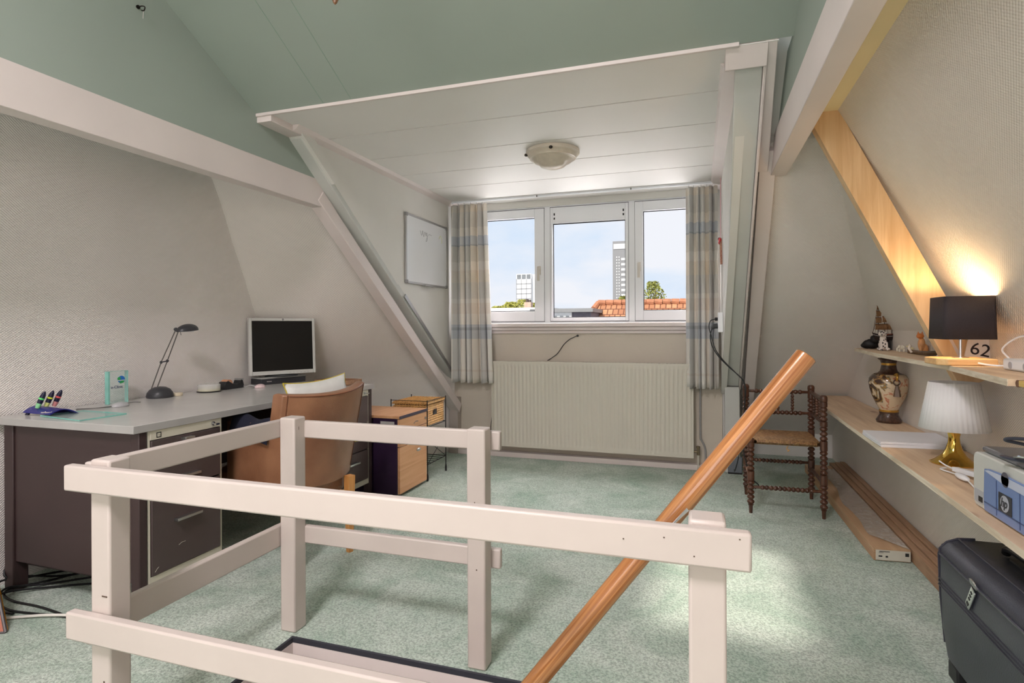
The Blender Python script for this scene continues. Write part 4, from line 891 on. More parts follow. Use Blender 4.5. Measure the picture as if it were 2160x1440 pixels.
MB().box(.785, 1.055, 1.2, 1.815, .969, .985).build('board', wood('yellow wood', (206, 172, 96), (226, 196, 124), 'Y', 40, .6), t, bevel=.002)
MB().tube([(.79, 1.832, .9755), (1.05, 1.832, .9755)], .0095, 12).build('bark_end', wood('brown bark', (96, 66, 48), (138, 100, 78), 'X', 30, .8), t, smooth=True)

# ---- lower shelf items
SH = .5995
def vase_mat():
    M, nt, P = base_mat('painted cream porcelain'); co = coords(nt)
    n = N(nt, 'ShaderNodeTexNoise', Scale=9.0, Detail=5.0, Distortion=2.2); nt.links.new(co, n.inputs[0])
    r = nt.nodes.new('ShaderNodeValToRGB'); el = r.color_ramp.elements
    for i, (p, c) in enumerate([(0, (52, 40, 34)), (.42, (74, 52, 38)), (.455, (176, 132, 66)), (.475, (70, 84, 78)), (.50, (208, 186, 154)), (.62, (216, 196, 166)), (.66, (186, 100, 70)), (.68, (214, 192, 160))]):
        e = el[i] if i < 2 else el.new(p); e.position = p; e.color = lin(c)
    # painted scene sits on the left half of the body
    sp = nt.nodes.new('ShaderNodeSeparateXYZ'); nt.links.new(co, sp.inputs[0])
    a = N(nt, 'ShaderNodeMath'); a.operation = 'MULTIPLY_ADD'; a.inputs[1].default_value = 2.6; a.inputs[2].default_value = .12; nt.links.new(sp.outputs['X'], a.inputs[0])
    ad = N(nt, 'ShaderNodeMath'); ad.operation = 'ADD'; nt.links.new(n.outputs[0], ad.inputs[0]); nt.links.new(a.outputs[0], ad.inputs[1])
    cl = N(nt, 'ShaderNodeMath'); cl.operation = 'MINIMUM'; cl.inputs[1].default_value = .9; nt.links.new(ad.outputs[0], cl.inputs[0])
    nt.links.new(cl.outputs[0], r.inputs[0]); nt.links.new(r.outputs[0], P.inputs['Base Color']); P.inputs['Roughness'].default_value = .22; P.inputs['Coat Weight'].default_value = .5
    return M
GOLD = mat('gilded ceramic', (196, 150, 70), .3, .7, var=.15, vs=60)
BRN = mat('dark brown figured glaze', (72, 50, 40), .3, var=.5, vs=90, coat=.4)
vc = (.983, 3.609, SH)
t = thing('vase', 'tall oriental vase with cream body, gold ring handles and dark patterned neck', 'vase', vc)
MB().lathe([(0, .001), (.058, .001), (.062, .012), (.052, .028), (.044, .044), (.046, .058), (0, .058)], vc, 36).build('foot', BRN, t, smooth=True)
MB().lathe([(.045, .0585), (.047, .066), (.045, .070), (0, .070)], vc, 36).build('gold_band', GOLD, t, smooth=True)
MB().lathe([(.044, .0705), (.060, .100), (.080, .145), (.091, .185), (.096, .215), (.093, .240), (.080, .258), (.070, .264), (0, .264)], vc, 40).build('body', vase_mat(), t, smooth=True)
MB().lathe([(.070, .2645), (.052, .270), (.042, .280), (.038, .294), (.035, .312), (0, .312)], vc, 36).build('neck', BRN, t, smooth=True)
MB().lathe([(.0355, .3125), (.036, .324), (0, .324)], vc, 36).build('gold_band', GOLD, t, smooth=True)
MB().lathe([(.036, .3245), (.040, .338), (.050, .345), (.052, .349), (.044, .350), (.036, .342), (.033, .33), (0, .33)], vc, 36).build('rim', BRN, t, smooth=True)
for a_ in (math.radians(-84), math.radians(96)):
    dx, dy = math.cos(a_), math.sin(a_); q = Vector((vc[0] + dx * .074, vc[1] + dy * .074, vc[2] + .262))
    h = MB().tube(bez([q, q + Vector((dx * .022, dy * .022, .008)), q + Vector((dx * .030, dy * .030, -.010)), q + Vector((dx * .022, dy * .022, -.024))]), .0065, 8).build('handle', GOLD, t, smooth=True)
    tx = Vector((-dy, dx, 0)); cc = q + Vector((dx * .024, dy * .024, -.036))
    MB().tube([cc + tx * .015 * math.cos(k * PI / 8) + Vector((0, 0, .015 * math.sin(k * PI / 8))) for k in range(17)], .0032, 8).build('ring', BRN, h, smooth=True)
    MB().lathe([(0, 0), (.017, 0), (.013, .028), (.006, .058), (0, .060)], cc + Vector((dx * .004, dy * .004, -.075)), 10, fn=lambda a: 1 + .1 * math.cos(5 * a)).build('tassel', mat('brown relief tassel', (104, 80, 60), .4), h, smooth=True)
PAP = mat('white paper', (236, 236, 240), .7, var=.02)
pts = [(.752, 3.165), (.748, 2.862), (1.052, 2.885), (1.052, 3.165)]
for k in range(6):
    o = MB().prism([(x + random.uniform(-.003, .003) * (0 if x > 1 else 1), y + random.uniform(-.005, .005), SH + .0006 + k * .0038) for x, y in pts], (0, 0, .0034))
    for i in range(len(o.v)): o.v[i].z = SH + .0006 + k * .0038 + (.0034 if i >= 4 else 0)
    p = o.build('paper_stack', PAP)
    tag(p, ['lowest sheaf of white paper on the lower shelf', 'second sheaf from the bottom of the white paper pile', 'third sheaf from the bottom of the white paper pile', 'fourth sheaf from the bottom of the white paper pile', 'sheaf just under the topmost one of the white paper pile', 'topmost sheaf of white paper on the lower shelf'][k], 'paper', 'sheaves of paper on the lower shelf')
BRASS = mat('polished brass', (226, 186, 92), .10, 1.0, var=.02)
gc = (.925, 2.605, SH)
t = thing('table_lamp', 'unlit lamp with shiny brass trumpet base and pleated white shade', 'lamp', gc)
MB().lathe([(0, .001), (.077, .001), (.078, .004), (.060, .014), (.040, .032), (.027, .055), (.0195, .080), (.018, .100), (.022, .122), (.034, .145), (.030, .147), (0, .147)], gc, 44).build('base', BRASS, t, smooth=True)
sh = MB(); n = 128; zz = [.133, .311]; rr_ = [.112, .080]; vs = []; fs = []
for (z, r) in zip(zz, rr_):
    for k in range(n): a = 2 * PI * k / n; q = r * (1 + .011 * math.cos(a * 40)); vs.append((gc[0] + q * math.cos(a), gc[1] + q * math.sin(a), gc[2] + z))
sh.add(vs, [[k, (k + 1) % n, n + (k + 1) % n, n + k] for k in range(n)])
so_ = sh.build('lamp_shade', mat('pleated white shade', (232, 233, 234), .7, var=.01), t, smooth=80); so_.modifiers.new('solid', 'SOLIDIFY').thickness = .0015
MB().tube([(gc[0], gc[1], gc[2] + .147), (gc[0], gc[1], gc[2] + .19)], .014, 16).ell((gc[0], gc[1], gc[2] + .215), (.024, .024, .03), 14).build('bulb', mat('milky bulb', (235, 235, 230), .3), t, smooth=True)
t = thing('adapter_cable', 'white plug adapter with its cable lying in front of the brass lamp', 'cable', (.85, 2.3, SH))
MB().ell((.850, 2.33, SH + .012), (.014, .050, .010), 14).beam((.865, 2.43, SH + .016), (.90, 2.30, SH + .022), (.018, 0, 0), (0, 0, .016)).build('adapter', PVC, t, smooth=True, bevel=.001)
MB().tube(bez([(.85, 2.375, SH + .010), (.845, 2.42, SH + .006), (.835, 2.47, SH + .005), (.86, 2.49, SH + .006)]), .0025, 7).tube(bez([(.865, 2.435, SH + .014), (.85, 2.47, SH + .02), (.838, 2.49, SH + .03)]), .0025, 6).tube([(.850, 2.285, SH + .011), (.84, 2.2, SH + .004), (.88, 2.11, SH + .004)], .0025, 7).build('cord', PVC, t, smooth=True)

# printer : front faces -X
PG = mat('light grey printer plastic', (204, 206, 200), .4, var=.02)
t = thing('printer', 'grey inkjet printer with blue-tinted front door on the lower shelf', 'printer', (.92, 1.80, SH))
def rprof(y0, y1, z0, z1, r, n=5):
    pts = []
    for cy, cz, a0 in ((y1 - r, z0 + r, -90), (y1 - r, z1 - r, 0), (y0 + r, z1 - r, 90), (y0 + r, z0 + r, 180)):
        for k in range(n + 1): a = math.radians(a0 + 90 * k / n); pts.append((cy + r * math.cos(a), cz + r * math.sin(a)))
    return pts
MB().prism([(.772, y, z) for y, z in rprof(1.55, 2.040, SH + .001, .758, .022)], (.275, 0, 0)).build('body', PG, t, bevel=.004)
MB().prism([(.788, 1.57, .7585), (.788, 2.03, .7585), (1.04, 2.03, .7585), (1.04, 1.57, .7585)], (0, 0, .016)).build('lid', mat('dark silver lid', (122, 124, 130), .18, .3), t, bevel=.008)
dp = [(1.625, .604), (1.958, .604), (1.962, .64), (1.958, .722), (1.93, .727), (1.85, .731), (1.75, .730), (1.66, .724), (1.625, .715)]
MB().prism([(.7712, y, z) for y, z in dp], (-.005, 0, 0)).build('front_door', mat('blue tinted plastic', (118, 142, 190), .14, var=.05), t, bevel=.002)
MB().prism([(.7655, y, z) for y, z in [(1.952, .718), (1.93, .7235), (1.85, .7275), (1.75, .7265), (1.64, .718), (1.64, .706), (1.74, .704), (1.85, .706)]], (-.0007, 0, 0)).build('clear_top', mat('pale blue tinted plastic', (196, 206, 226), .12), t)
ln = MB()
for y in (1.885, 1.765): ln.box(.7650, .7658, y - .0012, y + .0012, .612, .706)
ln.box(.7650, .7658, 1.63, 1.955, .628, .631).build('door_line', mat('dark blue line', (62, 80, 124), .4), t)
lp = MB().box(.7640, .7655, 1.803, 1.871, .632, .681).build('emblem_plate', mat('charcoal plate', (52, 54, 60), .4), t)
MB().tube([(.7640, 1.837, .6565), (.7632, 1.837, .6565)], .0215, 28).build('emblem_disc', mat('silver disc', (176, 180, 190), .35), lp)
text('emblem_lettering', 'hp', .034, frameM((.7630, 1.837, .6575), (0, -1, 0.0), (0, -.25, 1)), mat('charcoal letters', (44, 46, 54), .4), lp, bold=True)
MB().box(.7700, .7716, 1.966, 2.026, .614, .650).build('card_panel', mat('pale card panel', (176, 180, 186), .4), t)
MB().box(.7690, .7699, 1.976, 2.000, .619, .634).build('card_slot', BLACKP, t)
MB().tube([(.7655, 1.838, .720), (.7648, 1.838, .720)], .020, 20).build('thumb_notch', mat('dark notch', (84, 84, 96), .4), t)
t = thing('coiled_cable', 'dark cable looped in coils on top of the printer', 'cable', (0.865, 1.750, .775))
MB().tube(bez([(0.895, 1.730, .790), (0.825, 1.830, .812), (0.780, 1.870, .82), (0.795, 1.830, .832), (0.855, 1.750, .835), (0.915, 1.690, .81), (0.865, 1.730, .785), (0.795, 1.790, .782), (0.755, 1.830, .783), (0.765, 1.795, .784), (0.825, 1.710, .785), (0.895, 1.650, .785)]), .0045, 8).build('cord', mat('slate cable', (58, 60, 72), .3), t, smooth=True)
MB().tube(bez([(0.765, 1.790, .79), (0.765, 1.750, .80), (0.795, 1.690, .80), (0.865, 1.630, .79)]), .0035, 8).build('cord', CHROME, t, smooth=True)

# ---- upper shelf items
US = .9860
t = thing('block_lamp', 'lit lamp with dark square shade on a thick light wooden base', 'lamp', (.90, 2.49, US))
MB().prism([(.81 + (.02 if 0 else 0), 2.43, US), (.835, 2.405, US), (.985, 2.405, US), (.985, 2.57, US), (.835, 2.57, US), (.81, 2.545, US)], (0, 0, .024)).build('base', wood('light lamp wood', (222, 172, 112), (240, 204, 150), 'X', 24, .45), t, bevel=.004)
MB().tube([(.905, 2.49, US + .0245), (.905, 2.49, 1.20)], .0045, 12).tube([(.905, 2.49, US + .0245), (.905, 2.49, US + .027)], .026, 24).build('pole', CHROME, t, smooth=True)
def sq(z, grow=0):
    pts = []
    x0, x1, y0, y1, r = .832 - grow, .990 + grow, 2.42 - grow, 2.572 + grow, .014
    for cx, cy, a0 in ((x1 - r, y0 + r, -90), (x1 - r, y1 - r, 0), (x0 + r, y1 - r, 90), (x0 + r, y0 + r, 180)):
        for k in range(5): a = math.radians(a0 + 22.5 * k); pts.append((cx + r * math.cos(a), cy + r * math.sin(a), z))
    return pts
a, b = sq(1.078, .002), sq(1.232, -.002); n = len(a)
so_ = MB().add(a + b, [[k, (k + 1) % n, n + (k + 1) % n, n + k] for k in range(n)]).build('lamp_shade', mat('dark slate lamp cloth', (52, 46, 50), .8, var=.12, vs=300), t, smooth=True); so_.modifiers.new('solid', 'SOLIDIFY').thickness = .002
MB().ell((.905, 2.49, 1.165), (.016, .016, .02), 12).build('bulb', mat('glowing bulb', (255, 220, 170), .3, emit=(255, 190, 110), es=18), t, smooth=True)
MB().beam((.838, 2.49, 1.17), (.984, 2.49, 1.17), (0, .003, 0), (0, 0, .003)).build('shade_spider', CHROME, t)
L = bpy.data.lights.new('lamp_light', 'POINT'); L.energy = 3.0; L.color = (1, .66, .34); L.shadow_soft_size = .018
lo_ = bpy.data.objects.new('lamp_light', L); COL.objects.link(lo_); lo_.location = (.875, 2.49, 1.205)
t = thing('lamp_cord', 'flat white cord looping up from the block lamp to the socket strip', 'cable', (.97, 2.3, US))
MB().tube(bez([(.925, 2.402, US + .010), (.95, 2.375, US + .005), (.985, 2.36, US + .006), (1.005, 2.38, US + .025), (.985, 2.38, US + .06), (1.005, 2.33, US + .10), (1.02, 2.27, US + .105), (1.015, 2.22, US + .085), (.985, 2.22, US + .045)]), .0032, 8).build('cord', PVC, t, smooth=True)
t = thing('socket_strip', 'white multi-way socket strip on the upper shelf at the right edge', 'socket strip', (.93, 2.08, US))
MB().prism([(.925, 1.90, US + .0005), (.925, 2.235, US + .0005), (1.0, 2.235, US + .0005), (1.0, 1.90, US + .0005)], (0, 0, .036)).build('housing', PVC, t, bevel=.006)
for y in (2.185, 2.10, 2.015): MB().tube([(.9248, y, US + .017), (.9235, y, US + .017)], .011, 20).build('outlet', mat('grey socket ring', (176, 176, 180), .4), t)
t = thing('number_plate', 'slanted white card plate with the black number 62 behind the lit lamp', 'number plate', (.99, 2.70, US))
pm = Matrix.Translation((1.020, 2.655, US)) @ Matrix.Rotation(math.radians(14), 4, 'Y') @ Matrix.Rotation(math.radians(-8), 4, 'X')
MB().box(-.045, .045, 0, .006, .012, .16).xf(pm).build('plate', mat('white plate', (228, 226, 226), .4), t)
text('lettering', '62', .068, pm @ frameM((0, -.0008, .047), (1, 0, 0), (0, 0, 1)), mat('black number', (30, 24, 34), .4), t)
o = MB(); rnd = random.Random(4)
o.ell((1.005, 4.02, US + .030), (.050, .032, .030), 14).ell((1.020, 3.99, US + .060), (.030, .026, .026), 12).ell((.978, 4.03, US + .022), (.030, .028, .022), 10)
for i in range(len(o.v)): o.v[i] += Vector((rnd.uniform(-1, 1), rnd.uniform(-1, 1), rnd.uniform(-.6, .6))) * .0035
for v in o.v: v.z = max(v.z, US + .0005)
o = o.build('carved_figurine', mat('black carved stone', (26, 24, 24), .55, var=.3, vs=40), smooth=80)
tag(o, 'rough black crouching figurine at the far end of the upper shelf', 'figurine')
DM = bpy.data.materials.new('spotted white fur'); DM.use_nodes = True; nt = DM.node_tree; P = nt.nodes['Principled BSDF']
v_ = N(nt, 'ShaderNodeTexVoronoi', Scale=62.0); nt.links.new(coords(nt), v_.inputs['Vector']); r_ = nt.nodes.new('ShaderNodeValToRGB'); r_.color_ramp.elements[0].position = .26; r_.color_ramp.elements[1].position = .32
r_.color_ramp.elements[0].color = lin((30, 26, 28)); r_.color_ramp.elements[1].color = lin((226, 216, 206)); nt.links.new(v_.outputs['Distance'], r_.inputs[0]); nt.links.new(r_.outputs[0], P.inputs['Base Color'])
o = MB().ell((.992, 3.74, US + .034), (.024, .024, .034), 14).ell((.990, 3.735, US + .064), (.017, .018, .028), 12).ell((.984, 3.72, US + .096), (.015, .017, .016), 12).ell((.976, 3.70, US + .090), (.009, .013, .008), 10)
o.ell((1.000, 3.722, US + .094), (.005, .006, .014), 8).ell((.970, 3.728, US + .094), (.005, .006, .014), 8)
for x in (.978, 1.004): o.tube([(x, 3.722, US + .052), (x, 3.715, US + .002)], .0065, 8)
o.ell((1.010, 3.73, US + .009), (.014, .022, .009), 10).ell((.972, 3.735, US + .009), (.012, .022, .009), 10)
o = o.build('dog_figurine', DM, smooth=80); tag(o, 'sitting white dog figurine with black spots beside the model ship', 'figurine')
# model ship
t = thing('model_ship', 'small three-masted model sailing ship with brown sails on a stand', 'model ship', (1.045, 3.86, US))
sx, sy, sz = 1.030, 3.84, US
def hull(u, v):
    a = u * 2 - 1; w_ = .018 * (1 - abs(a) ** 2.5) ** .6 + .001; b = v * PI
    return Vector((sx + a * .052 * (1 - .18 * math.sin(b)), sy - w_ * math.cos(b), sz + .078 + .012 * a * a - .034 * math.sin(b)))
MB().grid(hull, 16, 10).build('hull', mat('dark hull', (38, 24, 22), .35), t, smooth=True)
MB().prism([(sx + (a * 2 - 1) * .051, sy - (.018 * (1 - abs(a * 2 - 1) ** 2.5) ** .6 + .001), sz + .077 + .012 * (a * 2 - 1) ** 2) for a in [k / 12 for k in range(13)]] + [(sx + (a * 2 - 1) * .051, sy + (.018 * (1 - abs(a * 2 - 1) ** 2.5) ** .6 + .001), sz + .077 + .012 * (a * 2 - 1) ** 2) for a in [1 - k / 12 for k in range(13)]], (0, 0, .001)).build('deck', mat('red brown deck', (120, 60, 40), .5), t)
w_ = MB(); w_.tube([(sx + a * .052, sy - .018 * (1 - abs(a) ** 2.5) ** .6 - .0016, sz + .070 + .010 * a * a) for a in [-.95 + k * .19 for k in range(11)]], .001, 5).build('white_stripe', WHITE, t)
SL = mat('tan sails', (150, 112, 78), .7, var=.3, vs=50)
for k, (mx_, mh) in enumerate(((-.027, .185), (0, .205), (.027, .185))):
    mo = MB().tube([(sx + mx_, sy, sz + .078), (sx + mx_, sy, sz + .078 + mh)], [.0016, .0009], 6).build('mast', mat('dark spar', (60, 40, 30), .5), t)
    yd = MB()
    for j in range(4):
        z = sz + .105 + j * (mh - .04) / 4.2; hw = .021 - j * .003
        yd.tube([(sx + mx_ - hw * .75, sy - .004 - hw * .6, z + .030), (sx + mx_ + hw * .75, sy - .004 + hw * .3, z + .030)], .0011, 5)
    yd.build('yard', mat('dark spar', (60, 40, 30), .5), t)
    for j in range(4):
        z = sz + .105 + j * (mh - .04) / 4.2; hw = .020 - j * .003; hh = .029
        MB().grid(lambda u, v, z=z, hw=hw, mx_=mx_, hh=hh: Vector((sx + mx_ + (u * 2 - 1) * hw * .8, sy - .005 - .007 * math.sin(PI * v) + (u * 2 - 1) * hw * .4, z + v * hh)), 5, 5, (0, .0007, 0)).build('sail', SL, t, smooth=True)
rg = MB()
for k in (-1, 1):
    for j in range(4): rg.tube([(sx + k * .050, sy - .006 + j * .004, sz + .088), (sx + k * (.027 - j * .003), sy, sz + .25 - j * .03)], .0006, 4)
for j in range(6): rg.tube([(sx - .045 + j * .018, sy - .015, sz + .080), (sx - .027 + (j // 2) * .027, sy, sz + .20)], .0006, 4)
rg.build('rigging', mat('brown rigging', (96, 70, 50), .7), t)
MB().box(sx - .022, sx - .014, sy - .014, sy + .014, sz + .0005, sz + .050).box(sx + .014, sx + .022, sy - .014, sy + .014, sz + .0005, sz + .050).box(sx - .022, sx + .022, sy - .003, sy + .003, sz + .006, sz + .014).build('stand', BLACKP, t)
for ob in [t] : ob.scale = (1.25, 1.25, 1.12)
IV = mat('ivory', (226, 220, 200), .35, var=.06)
o = MB().ell((1.030, 3.56, US + .024), (.015, .008, .012), 10).ell((1.018, 3.556, US + .028), (.008, .007, .010), 10).tube(bez([(1.011, 3.555, US + .026), (1.006, 3.553, US + .014), (1.007, 3.552, US + .003)]), [.0035] * 20 + [.002], 7)
for x in (1.020, 1.040): o.tube([(x, 3.556, US + .018), (x, 3.556, US + .001)], .004, 7).tube([(x, 3.564, US + .018), (x, 3.564, US + .001)], .004, 7)
o = o.build('elephant_figurine', IV, smooth=80); tag(o, 'tiny ivory elephant figurine between the ship and the pale dog', 'figurine')
IV2 = mat('yellowish porcelain', (218, 208, 164), .3, var=.06)
o = MB().ell((1.038, 3.44, US + .018), (.014, .010, .013), 10, Euler((0, math.radians(-30), 0))).ell((1.026, 3.435, US + .033), (.009, .008, .008), 10).ell((1.017, 3.43, US + .034), (.006, .004, .004), 8).ell((1.030, 3.44, US + .041), (.003, .003, .006), 6)
for x in (1.028, 1.046): o.tube([(x, 3.435, US + .014), (x - .002, 3.433, US + .001)], .0035, 7)
o = o.build('dog_figurine', IV2, smooth=80); tag(o, 'tiny pale yellow dog figurine left of the orange cat', 'figurine')
t = thing('cat_figurine', 'orange and cream sitting cat figurine on the upper shelf', 'figurine', (1.03, 3.27, US))
MB().ell((1.030, 3.27, US + .050), (.016, .016, .034), 14).ell((1.042, 3.28, US + .028), (.020, .020, .026), 12).tube([(1.022, 3.255, US + .04), (1.020, 3.250, US + .002)], .006, 8).tube(bez([(1.055, 3.28, US + .012), (1.068, 3.26, US + .008), (1.060, 3.24, US + .006)]), .004, 7).build('body', mat('cream orange glaze', (222, 160, 104), .35, var=.25, vs=30), t, smooth=80)
MB().ell((1.022, 3.262, US + .090), (.016, .016, .014), 14).ell((1.011, 3.254, US + .086), (.007, .007, .005), 8).lathe([(0, .016), (.006, 0), (0, -.002)], (1.014, 3.262, US + .098), 8).lathe([(0, .016), (.006, 0), (0, -.002)], (1.031, 3.264, US + .098), 8).build('head', mat('orange glaze', (222, 130, 62), .35, var=.1), t, smooth=True)
t = thing('canoe_figurine', 'dark carved boat with pale bow in front of the orange cat', 'figurine', (.99, 3.1, US))
def boat(u, v):
    a = u * 2 - 1; w_ = .020 * (1 - abs(a) ** 2) + .001; b = v * PI
    return Vector((1.010 + a * .075, 3.12 - a * .03 - w_ * math.cos(b), US + .022 + .016 * a * a * (1 if a > 0 else .6) - .020 * math.sin(b)))
o = MB().grid(boat, 14, 8).build('hull', mat('mottled brown wood', (96, 76, 56), .5, var=.4, vs=60), t, smooth=True); o.modifiers.new('solid', 'SOLIDIFY').thickness = .003
MB().tube(bez([(.95, 3.14, US + .015), (.94, 3.145, US + .035), (.945, 3.14, US + .05)]), .006, 8).build('bow', mat('pearl bow', (214, 204, 190), .25, var=.2, vs=80), t, smooth=True)
t = thing('bird_figurine', 'brown and grey wooden bird with raised wing beside the lit lamp', 'figurine', (1.02, 2.93, US))
MB().ell((1.015, 2.92, US + .022), (.034, .020, .016), 12, Euler((0, math.radians(18), 0))).build('body', mat('grey speckled wood', (128, 122, 118), .5, var=.4, vs=70), t, smooth=80)
MB().ell((1.000, 2.90, US + .052), (.040, .007, .010), 12, Euler((0, math.radians(28), 0))).build('wing', mat('red brown wood', (124, 76, 60), .45), t, smooth=80)
MB().beam((.985, 2.96, US + .085), (1.01, 2.96, US + .11), (.012, 0, 0), (0, .004, 0)).tube([(1.0, 2.95, US + .03), (.998, 2.958, US + .095)], .003, 6).build('tail', mat('grey wood', (96, 92, 88), .5), t)
t = thing('shell_ornament', 'pale pink seashell lying beside the wooden lamp base', 'shell', (.965, 2.75, US))
MB().lathe([(0, -.035), (.005, -.030), (.012, -.02), (.010, -.016), (.022, -.002), (.019, .003), (.027, .014), (.020, .030), (.008, .040), (0, .042)], (0, 0, 0), 18).xf(Matrix.Translation((.955, 2.76, US + .026)) @ Matrix.Rotation(math.radians(70), 4, 'Y') @ Matrix.Rotation(.4, 4, 'X')).build('whorl', mat('pale pink shell', (226, 206, 190), .3, var=.15, vs=50), t, smooth=80)
o = MB().beam((.915, 2.70, US + .16), (.985, 2.70, US + .005), (.010, 0, .003), (0, .008, 0)).build('white_stick', WHITE); tag(o, 'slanted thin white wooden stick leaning behind the lit lamp', 'stick')

# ================================================================== TROLLEY CASE
LT = mat('black grained leather', (56, 58, 68), .34, var=.12, vs=8, bump=.25, bs=260)
LT2 = mat('black piping', (54, 54, 64), .28)
t = thing('pilot_case', 'black leather wheeled pilot case with combination lock below the shelf', 'case', (.90, 1.87, 0))
def case_prof(y):  # x,z outline slightly rounded at the top front
    return [(.757, .055), (.744, .15), (.738, .30), (.738, .395), (.748, .418), (.78, .436), (.82, .440), (1.02, .437), (1.045, .42), (1.05, .38), (1.05, .055)]
m = MB(); ys = [1.50, 1.52, 1.60, 1.85, 2.10, 2.18, 2.205]; sc_ = [.97, 1, 1, 1, 1, 1, .965]
prs = case_prof(0); np_ = len(prs); vs = []
for y, s_ in zip(ys, sc_): vs += [(.894 + (x - .894) * s_, y, .246 + (z - .246) * s_) for x, z in prs]
fs = [[j * np_ + i, j * np_ + (i + 1) % np_, (j + 1) * np_ + (i + 1) % np_, (j + 1) * np_ + i] for j in range(len(ys) - 1) for i in range(np_)] + [list(range(np_)), list(range((len(ys) - 1) * np_, len(ys) * np_))[::-1]]
m.add(vs, fs).build('body', LT, t, smooth=40, bevel=.006)
fl_ = MB(); pf = [(.7335, .396), (.7385, .414), (.755, .432), (.785, .4425), (.83, .4455), (.905, .4455)]
fl_.grid(lambda u, v: Vector(((lambda a, b, k: (a[0] + (b[0] - a[0]) * k, 1.54 + .64 * u, a[1] + (b[1] - a[1]) * k))(pf[min(int(v * 5), 4)], pf[min(int(v * 5), 4) + 1], v * 5 - min(int(v * 5), 4)))), 2, 10, (.004, 0, -.004))
fl_.build('flap', LT, t, smooth=60, bevel=.002)
pi_ = MB()
pi_.tube([(.732, 1.54, .396), (.732, 2.172, .396), (.736, 2.184, .408), (.755, 2.184, .431), (.785, 2.184, .444), (.83, 2.184, .447)], .0042, 7)
pi_.tube([(.756, 2.203, .10), (.745, 2.206, .25), (.741, 2.207, .385), (.752, 2.207, .413), (.78, 2.206, .428), (.82, 2.206, .431), (1.01, 2.206, .431)], .0045, 7)
pi_.tube([(.737, 1.54, .310), (.737, 2.20, .310)], .0022, 6).tube([(.737, 1.54, .299), (.737, 2.20, .299)], .0022, 6).tube([(.737, 1.54, .288), (.737, 2.20, .288)], .0022, 6)
pi_.tube([(.786, 1.54, .4445), (.786, 2.18, .4445)], .003, 6)
pi_.build('piping', LT2, t, smooth=True)
lk = MB().beam((.7325, 1.935, .382), (.7325, 1.975, .318), (.006, 0, 0), (0, .022, .014)).build('combination_lock', CHROME, t, bevel=.002)
d_ = MB()
for k in range(3): d_.beam((.7288, 1.942 + .007 * k, .372 - .0112 * k), (.7288, 1.945 + .007 * k, .3675 - .0112 * k), (.001, 0, 0), (0, .007, .005))
d_.beam((.7288, 1.966, .333), (.7288, 1.971, .325), (.001, 0, 0), (0, .010, .006)).build('dial', BLACKP, lk)
MB().tube([(.7300, 1.925, .403), (.7255, 1.925, .401)], .017, 22).build('clasp', CHROME, t, bevel=.001)
MB().box(.85, .90, 1.62, 2.02, .4460, .452).build('handle_plate', BLACKP, t, bevel=.002)
MB().tube(bez([(.862, 2.065, .452), (.862, 2.055, .466), (.862, 1.99, .474), (.862, 1.72, .474), (.862, 1.65, .466), (.862, 1.64, .452)]), .012, 10).build('handle', mat('glossy black plastic', (20, 20, 22), .12), t, smooth=True)
MB().box(.758, .80, 2.12, 2.19, 0, .056).build('foot', BLACKP, t, bevel=.006); MB().box(.758, .80, 1.53, 1.60, 0, .056).build('foot', BLACKP, t, bevel=.006)
for y in (2.14, 1.56): MB().tube([(1.02, y - .015, .03), (1.02, y + .015, .03)], .03, 20).build('wheel', BLACK, t, smooth=True)

# ================================================================== BOARDS ON THE FLOOR
FB = wood('fibreboard plank', (150, 116, 88), (182, 148, 116), 'Y', 20, .6)
lbl = ['long brown plank lying nearest the room of the three along the right wall', 'middle one of the three long brown planks along the right wall', 'long brown plank tight against the right knee wall']
for k, (x0, x1) in enumerate(((.958, .992), (.995, 1.028), (1.031, 1.064))):
    o = MB().prism([(x0, 2.23, .001), (x1, 2.23, .001), (x1, 5.0, .001), (x0, 5.0, .001)], (0, 0, .062 + .006 * k)).build('floor_plank', FB, bevel=.002)
    tag(o, lbl[k], 'plank', 'long planks along the right wall')
KB = wood('cardboard brown', (176, 142, 108), (202, 168, 132), 'Y', 8, .7)
t = thing('plank_package', 'flat package of brown boards in torn clear wrap beside the planks', 'package', (.87, 4.0, 0))
for k in range(5):
    MB().prism([(.792, 3.15, .002 + k * .0115), (.950, 3.165, .002 + k * .0115), (.950, 4.9, .002 + k * .0115), (.770, 4.9, .002 + k * .0115)], (0, 0, .0105)).build('panel', KB, t, bevel=.001)
MB().prism([(.800, 3.1485, .006), (.948, 3.1630, .006), (.948, 3.1630, .054), (.800, 3.1485, .054)], (0, -.002, 0)).build('end_label', mat('pale label paper', (208, 204, 190), .6, var=.06), t)
pr_ = MB()
for x, z, w_, h_ in ((.815, .046, .045, .003), (.813, .041, .02, .0015), (.812, .022, .016, .006), (.842, .020, .010, .008), (.925, .030, .016, .016)):
    y = 3.1485 + (x - .800) * .098 - .0028; pr_.hexa([(x, y, z), (x + w_, y + w_ * .098, z), (x + w_, y + w_ * .098 - .0004, z), (x, y - .0004, z)], [(x, y, z + h_), (x + w_, y + w_ * .098, z + h_), (x + w_, y + w_ * .098 - .0004, z + h_), (x, y - .0004, z + h_)])
pr_.build('label_print', mat('black print', (40, 42, 44), .6), t)
FOIL = mat('wrinkled clear wrap', (214, 206, 196), .22, alpha=.42, var=.2, vs=30, bump=.9, bs=26)
